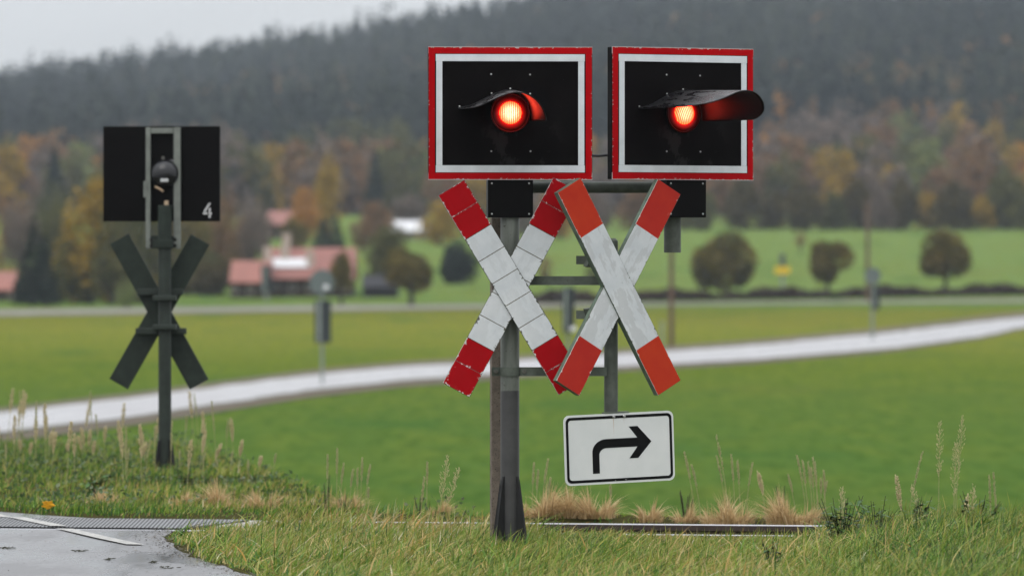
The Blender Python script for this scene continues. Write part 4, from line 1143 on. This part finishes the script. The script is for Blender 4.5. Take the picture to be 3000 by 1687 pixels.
for a in [(958, 1470, 960, 1335), (995, 1470, 1007, 1360), (1056, 1470, 1062, 1345), (1066, 1460, 1086, 1364), (1046, 1470, 1048, 1374), (1022, 1470, 1035, 1378), (986, 1470, 988, 1316), (1250, 1470, 1252, 1357), (1077, 1480, 1080, 1432)]:
    stalk(*a, tdist(a[0], 1.9), 'spike', 'thin pale stalk in the verge left of the signal pole', G4)
stalk(1276, 1490, 1311, 1352, tdist(1276, -1.5), 'panicle', 'leaning stalk with open seed head left of the signal pole', bend=.05)
stalk(1270, 1495, 1343, 1385, tdist(1270, -1.5), 'panicle', 'seed stalk bent far to the right, left of the signal pole', bend=-.05)
stalk(1229, 1490, 1243, 1402, tdist(1229, -1.4), 'spike', 'short pale stalk in the near grass left of the signal pole')
G5 = 'tan plumes left of the far signal'
for a in [(132, 1330, 136, 1219), (252, 1360, 237, 1255), (258, 1360, 264, 1264), (140, 1350, 151, 1270), (160, 1350, 156, 1270), (60, 1360, 58, 1292), (85, 1360, 92, 1300), (270, 1360, 278, 1295), (195, 1370, 200, 1300), (246, 1360, 228, 1280)]:
    stalk(*a, 46.0+random.random()*2, 'plume', 'tan grass plume on the verge left of the far signal', G5)
G6 = 'tan stalks right of the far signal'
for a in [(454, 1340, 453, 1255), (621, 1430, 648, 1305), (699, 1400, 710, 1293), (590, 1400, 601, 1330), (672, 1420, 682, 1325), (755, 1420, 766, 1340), (800, 1420, 809, 1332), (524, 1390, 527, 1322), (372, 1350, 378, 1314), (640, 1430, 633, 1345), (730, 1420, 727, 1350), (405, 1345, 430, 1300)]:
    stalk(*a, 43.0+random.random()*1.5, 'plume' if a[0] % 2 else 'spike', 'tan grass stalk on the verge around the far signal', G6)

rs = random.Random(17)
for i in range(75):
    x = rs.uniform(-4.2, -1.75); d = rs.uniform(40.5, 50.5)
    if x < float(road_x(d))+.3 or d > float(edge_d(x))+.3: continue
    px = 1500+x/d*F; row = HZ+CZ/d*F
    hgt = rs.uniform(.16, .42)*F/d
    stalk(px, row, px+rs.uniform(-16, 22), row-hgt-40, d, 'plume' if rs.random() < .6 else 'spike', 'tan grass stalk on the verge around the far signal', G6)
# ---- straw tufts
M_straw = m_blade('straw_blade', [(0, (.30, .20, .09)), (.5, (.54, .38, .19)), (1, (.70, .54, .32))], .6)
def tuft(px, row, w, h, d, label, n=420, seed=0):
    r = np.random.default_rng(900+seed); s = d/F
    x0 = (px-1500)*s; z0 = hz(x0, d)
    n_ = int(n*1.5)
    x = r.uniform(-.5, .5, n_)*w*s*r.uniform(.5, 1.1, n_); y = r.normal(0, w*s*.2, n_)
    hh = h*s*r.uniform(.35, 1.1, n_)*(1+.55*np.sin(x/(w*s)*(9+seed%5*2)+seed*2))*.62*np.exp(-(x/(w*s*.5))**2*.8)
    V, q, t, T, A = blades(x, y, np.zeros(n_)-.01, hh, .0050*r.uniform(.6, 1.4, n_), np.abs(r.normal(.7, .6, n_)), np.arctan2(y, x)+r.normal(0, .5, n_), np.clip(r.normal(.5, .25, n_), 0, 1), r)
    o = bpy.data.objects.new('straw_tuft', fast_mesh('straw_tuft', V, q, t, {'tint': T, 'along': A}, M_straw)); put(o); o.location = (x0, d, z0)
    return tag(o, label, 'dry grass', 'straw tufts along the track')
TU = [(1590, 120, 112, 'straw tuft right beside the foot of the signal pole'), (1668, 90, 80, 'low straw tuft behind the rail below the arrow plate'), (1745, 110, 90, 'straw tuft behind the rail under the right part of arrow plate'),
      (1905, 70, 60, 'small straw tuft between arrow plate and the wide tuft'), (2130, 150, 92, 'wide straw tuft behind the rail at the thin stalks'), (2320, 150, 118, 'bushiest straw tuft behind the rail near its hidden end'), (2010, 60, 60, 'small straw tuft beside the dark weed behind the rail')]
for i, (px, w, h, lab) in enumerate(TU): tuft(px, 0, w, h+40, tdist(px, 1.25), lab, 420 if w > 80 else 220, i)
TL = [(642, 100, 92, 39.4, 'broad straw tuft on the far verge beside the concrete slab'), (773, 80, 84, 39.0, 'straw tuft on the far verge right of the broad one'), (533, 70, 62, 39.6, 'small straw tuft left of the broad one'), (300, 80, 66, 39.9, 'straw tuft below the green dock plant'),
      (1018, 80, 80, 38.6, 'straw tuft in the verge at the stalks left of the signal pole'), (1288, 50, 60, 38.2, 'small straw tuft close left of the signal pole')]
for i, (px, w, h, d, lab) in enumerate(TL): tuft(px, 0, w, h+25, d, lab, 330, 20+i)

# grit and crumbs along the broken road edge
r_ = np.random.default_rng(66); ng = 2600
d_ = r_.uniform(28.5, 36.0, ng); x_ = road_x(d_)+.06-np.abs(r_.normal(0, .10, ng)); x_[2300:] = r_.uniform(-3.2, -1.2, 300); m_ = (x_ < road_x(d_)+.06); x_, d_ = x_[m_], d_[m_]
V, Q = leaf_cloud(np.stack([x_, d_, np.full(len(x_), .006)], 1), .007, r_); V[:, 2] = .003+np.abs(V[:, 2]-.006)*.5
o = bpy.data.objects.new('grit', fast_mesh('grit', V, Q, attrs={'tint': np.repeat(r_.uniform(0, 1, len(x_)), 4)}, mat=m_leaf('road_grit', [(0, (.02, .016, .012)), (.6, (.07, .055, .035)), (1, (.30, .27, .22))], .7, 0))); put(o)
tag(o, 'dirt and grit lying along the ragged road edge', 'grit', kind='stuff')
# ---- leafy plants
def leafy(name, px, d, h, w, nstem, leafl, mleaf, label, seed, cat='plant', upright=.8, z=None):
    r = random.Random(seed); s = d/F; x0 = (px-1500)*s
    t = thing(name, (x0, d, hz(x0, d) if z is None else z), label, cat)
    ms = MB(); ml = MB()
    for i in range(nstem):
        a = r.uniform(0, 6.28); rr = w*s*.5*r.random()**.5; hh = h*s*r.uniform(.6, 1.05)
        p0 = Vector((math.cos(a)*rr*(1-upright), math.sin(a)*rr*.4, 0)); p1 = Vector((math.cos(a)*rr, math.sin(a)*rr*.5, hh))
        ms.path([p0, p0.lerp(p1, .5)+Vector((0, 0, hh*.05)), p1], [.003, .0025, .0015], 5)
        nl = max(4, int(hh/(leafl*.45)))
        for k in range(nl):
            q = p0.lerp(p1, .2+.8*k/nl)
            for sd in (0, 3.14):
                b = a+k*1.57+sd+r.uniform(-.4, .4); L = leafl*r.uniform(.6, 1.15)*(1-.35*k/nl)
                dv = Vector((math.cos(b), math.sin(b), r.uniform(-.35, .45))).normalized()*L; sv = dv.cross(Vector((0, 0, 1))).normalized()*L*.27
                dr = Vector((0, 0, -L*.18))
                ml.add([q, q+dv*.30+sv*.85, q+dv*.62+sv*.7+dr*.4, q+dv+dr, q+dv*.62-sv*.7+dr*.4, q+dv*.30-sv*.85, q+dv*.5+Vector((0, 0, -L*.05))], [(0, 1, 6), (1, 2, 6), (2, 3, 6), (3, 4, 6), (4, 5, 6), (5, 0, 6)])
    ms.build('stem', M_stemg, t); ml.build('leaf_mass', mleaf, t)
    return t
M_stemg = painted('green_stem', (.06, .07, .025), .3)
M_nettle = painted('nettle_leaf', (.032, .080, .018), .35, .45, (.10, .13, .03), .72, 40)
M_dock = painted('dock_leaf', (.050, .13, .014), .3, .4, (.20, .19, .03), .68, 30)
M_dead = painted('dead_weed', (.035, .022, .018), .3, .7, (.07, .05, .03), .66, 30)
leafy('nettle', 2465, 33.0, 150, 150, 15, .062, M_nettle, 'dark nettle clump in front of the rail end on the right bank', 1)
leafy('nettle', 2570, 33.2, 135, 110, 11, .060, M_nettle, 'dark nettle right of the main nettle clump', 2)
leafy('nettle', 2265, 30.9, 95, 80, 7, .050, M_nettle, 'small dark nettle low in the near grass', 3)
leafy('nettle', 2680, 33.8, 110, 150, 10, .06, M_nettle, 'spreading dark nettle below the tan plume', 4)
leafy('nettle', 2860, 33.9, 115, 160, 10, .06, M_nettle, 'spreading nettle below the tallest stalk', 5)
leafy('dock_plant', 285, 41.0, 80, 110, 12, .085, M_dock, 'bright green dock plant on the far verge', 6, upright=.9)
leafy('dock_plant', 545, 42.0, 62, 110, 9, .07, M_nettle, 'dark leafy plant right below the far signal', 7)
leafy('dead_weed', 955, 38.6, 110, 50, 5, .022, M_dead, 'dark brown dead weed on the verge left of the signal pole', 8)
leafy('dead_weed', 1010, 38.4, 60, 60, 5, .02, M_dead, 'short brown dead weed beside the straw tuft', 9)
leafy('dead_weed', 2008, 37.4, 105, 50, 6, .02, M_dead, 'dark dead weed behind the rail right of arrow plate', 10)
leafy('dead_weed', 1228, 37.9, 66, 40, 4, .02, M_dead, 'low dark dead weed left of the signal pole', 11)
leafy('dead_weed', 2290, 37.4, 110, 40, 4, .014, M_dead, 'thin dark dead weed left of the bushiest straw tuft', 12)

# ---- fallen leaves and twigs
def fallen(px, row, d, size, m, label, rot, name='fallen_leaf', cat='leaf', z=None):
    r = random.Random(int(px)); L = size*d/F; x0 = (px-1500)/F*d
    mb = MB(); n = 12
    pts = [(L*.5*math.cos(t)*(1+.25*math.cos(5*t)), L*.35*math.sin(t)*(1+.2*math.cos(5*t+1))) for t in [i*6.2832/n for i in range(n)]]
    top = [(a, .12*L*math.sin(a/L*4), b) for a, b in pts]
    mb.add([(0, -.03*L, 0)]+top+[(0, -.03*L+.003, 0)]+[(a, b+.003, c) for a, b, c in top],
           [(0, 1+i, 1+(i+1) % n) for i in range(n)]+[(n+1, n+2+(i+1) % n, n+2+i) for i in range(n)]+[(1+i, n+2+i, n+2+(i+1) % n, 1+(i+1) % n) for i in range(n)])
    z = at(px, row, d).z if z is None else z
    o = mb.build(name, m, None, (x0, d, z), rot); return tag(o, label, cat)
M_yl = painted('yellow_leaf', (.75, .36, .015), .2, .5, (.5, .2, .02), .7, 60)
M_ol = painted('rust_leaf', (.42, .14, .045), .2, .5, (.25, .08, .03), .66, 60)
fallen(141, 1478, 37.9, 36, M_yl, 'bright yellow fallen leaf at the road edge on the left', (R(20), R(10), R(10)))
fallen(1142, 1674, 31.0, 30, M_ol, 'rust coloured fallen leaf in the near grass', (R(25), R(-30), 0))
M_twig = painted('rotting_leaf_debris', (.035, .035, .018), .4, .7, (.08, .07, .03), .6, 80)
def debris(px, row, w, label):
    d = 26330./(row-HZ); x0 = (px-1500)/F*d; L = w*d/F; r = random.Random(int(px*3))
    mb = MB()
    for i in range(16):
        a = r.gauss(0, L/4); b = r.uniform(-.09, .09); c = r.uniform(0, 6.28); q = r.uniform(.006, .016)
        mb.path([(a, b, .003), (a+math.cos(c)*q, b+math.sin(c)*q, r.uniform(.003, .007)), (a+math.cos(c)*q*2, b+math.sin(c)*q*2, .004)], [.0006, .0022, .0005], 4)
    tag(mb.build('leaf_debris', M_twig, None, (x0, d, .002)), label, 'leaf litter')
debris(18, 1607, 26, 'dark scrap of leaves on the wet road at left edge')
debris(228, 1616, 46, 'dark scrap of leaves in the middle of the wet road')
debris(450, 1649, 34, 'dark scrap of leaves on the road close to the grass')
debris(492, 1665, 60, 'longest smear of rotten leaves at the road edge')
debris(320, 1640, 16, 'tiny dark scrap of leaves on the wet road')

# ------------------------------------------------------------------ air, sky, light, camera
k = NT('haze_air'); k.t.nodes.remove(k.b)
pv = k.n('ShaderNodeVolumePrincipled'); pv.inputs['Color'].default_value = (.80, .90, 1.0, 1); pv.inputs['Density'].default_value = 1.22e-4; pv.inputs['Anisotropy'].default_value = 0.0
k.l(pv.outputs[0], k.out.inputs['Volume'])
hb = MB().box((0, 1385, 88), (1400, 2850, 182)).build('haze', k.m); tag(hb, kind='stuff')
hb['label'] = 'thin grey mist filling the valley'; hb['category'] = 'mist'

w = bpy.data.worlds.new('World'); scene.world = w; w.use_nodes = True; nt = w.node_tree
bg = nt.nodes['Background']
sky = nt.nodes.new('ShaderNodeTexSky'); sky.sky_type = 'NISHITA'; sky.sun_disc = False
SE, SR = R(48), R(205)
sky.sun_elevation = SE; sky.sun_rotation = SR; sky.dust_density = 4; sky.air_density = 1
hs = nt.nodes.new('ShaderNodeHueSaturation'); hs.inputs['Saturation'].default_value = .35; nt.links.new(sky.outputs[0], hs.inputs['Color'])
tc = nt.nodes.new('ShaderNodeTexCoord'); sp = nt.nodes.new('ShaderNodeSeparateXYZ'); nt.links.new(tc.outputs['Generated'], sp.inputs[0])
rp_ = nt.nodes.new('ShaderNodeValToRGB'); nt.links.new(sp.outputs[2], rp_.inputs[0]); e = rp_.color_ramp.elements
e[0].position = 0; e[0].color = (.325, .333, .340, 1); e[1].position = 1; e[1].color = (.93, .95, .99, 1)
x = e.new(.10); x.color = (.36, .37, .38, 1)
nz = nt.nodes.new('ShaderNodeTexNoise'); nz.inputs['Scale'].default_value = 9; nz.inputs['Detail'].default_value = 3
mp = nt.nodes.new('ShaderNodeMapping'); mp.inputs['Scale'].default_value = (1, 1, 3); nt.links.new(tc.outputs['Generated'], mp.inputs[0]); nt.links.new(mp.outputs[0], nz.inputs['Vector'])
mr = nt.nodes.new('ShaderNodeMapRange'); mr.inputs[1].default_value = .3; mr.inputs[2].default_value = .7; mr.inputs[3].default_value = 22; mr.inputs[4].default_value = 25.5; nt.links.new(nz.outputs['Fac'], mr.inputs[0])
vm = nt.nodes.new('ShaderNodeVectorMath'); vm.operation = 'SCALE'; nt.links.new(rp_.outputs[0], vm.inputs[0]); nt.links.new(mr.outputs[0], vm.inputs['Scale'])
mx = nt.nodes.new('ShaderNodeMix'); mx.data_type = 'RGBA'; mx.inputs[0].default_value = .88
nt.links.new(hs.outputs[0], mx.inputs[6]); nt.links.new(vm.outputs[0], mx.inputs[7])
nt.links.new(mx.outputs[2], bg.inputs[0]); bg.inputs[1].default_value = .1

sl = bpy.data.lights.new('sun', 'SUN'); sl.energy = .6; sl.angle = R(40); sl.color = (1, .96, .9)
so = bpy.data.objects.new('sun', sl); put(so)
# sun stands behind the camera to the left
v = Vector((math.sin(SR)*math.cos(SE), math.cos(SR)*math.cos(SE), math.sin(SE)))
so.rotation_euler = v.to_track_quat('Z', 'Y').to_euler(); so.location = (0, 0, 30)

cam = bpy.data.cameras.new('camera'); co = bpy.data.objects.new('camera', cam); put(co)
co.location = (0, 0, CZ); co.rotation_euler = (R(90), 0, 0)
cam.lens = F/3000*36; cam.sensor_width = 36; cam.clip_end = 6000; cam.clip_start = .5
cam.shift_y = -(843.5-HZ)/3000
cam.dof.use_dof = True; cam.dof.focus_distance = D0-.1; cam.dof.aperture_fstop = cam.lens/49.0
scene.camera = co
scene.render.engine = 'CYCLES'
scene.view_settings.view_transform = 'Standard'; scene.view_settings.look = 'None'
scene.view_settings.exposure = 0; scene.view_settings.gamma = 1
scene.cycles.use_denoising = True
scene.cycles.max_bounces = 6; scene.cycles.diffuse_bounces = 3; scene.cycles.glossy_bounces = 3; scene.cycles.transmission_bounces = 3
scene.cycles.volume_bounces = 0; scene.cycles.sample_clamp_indirect = 6
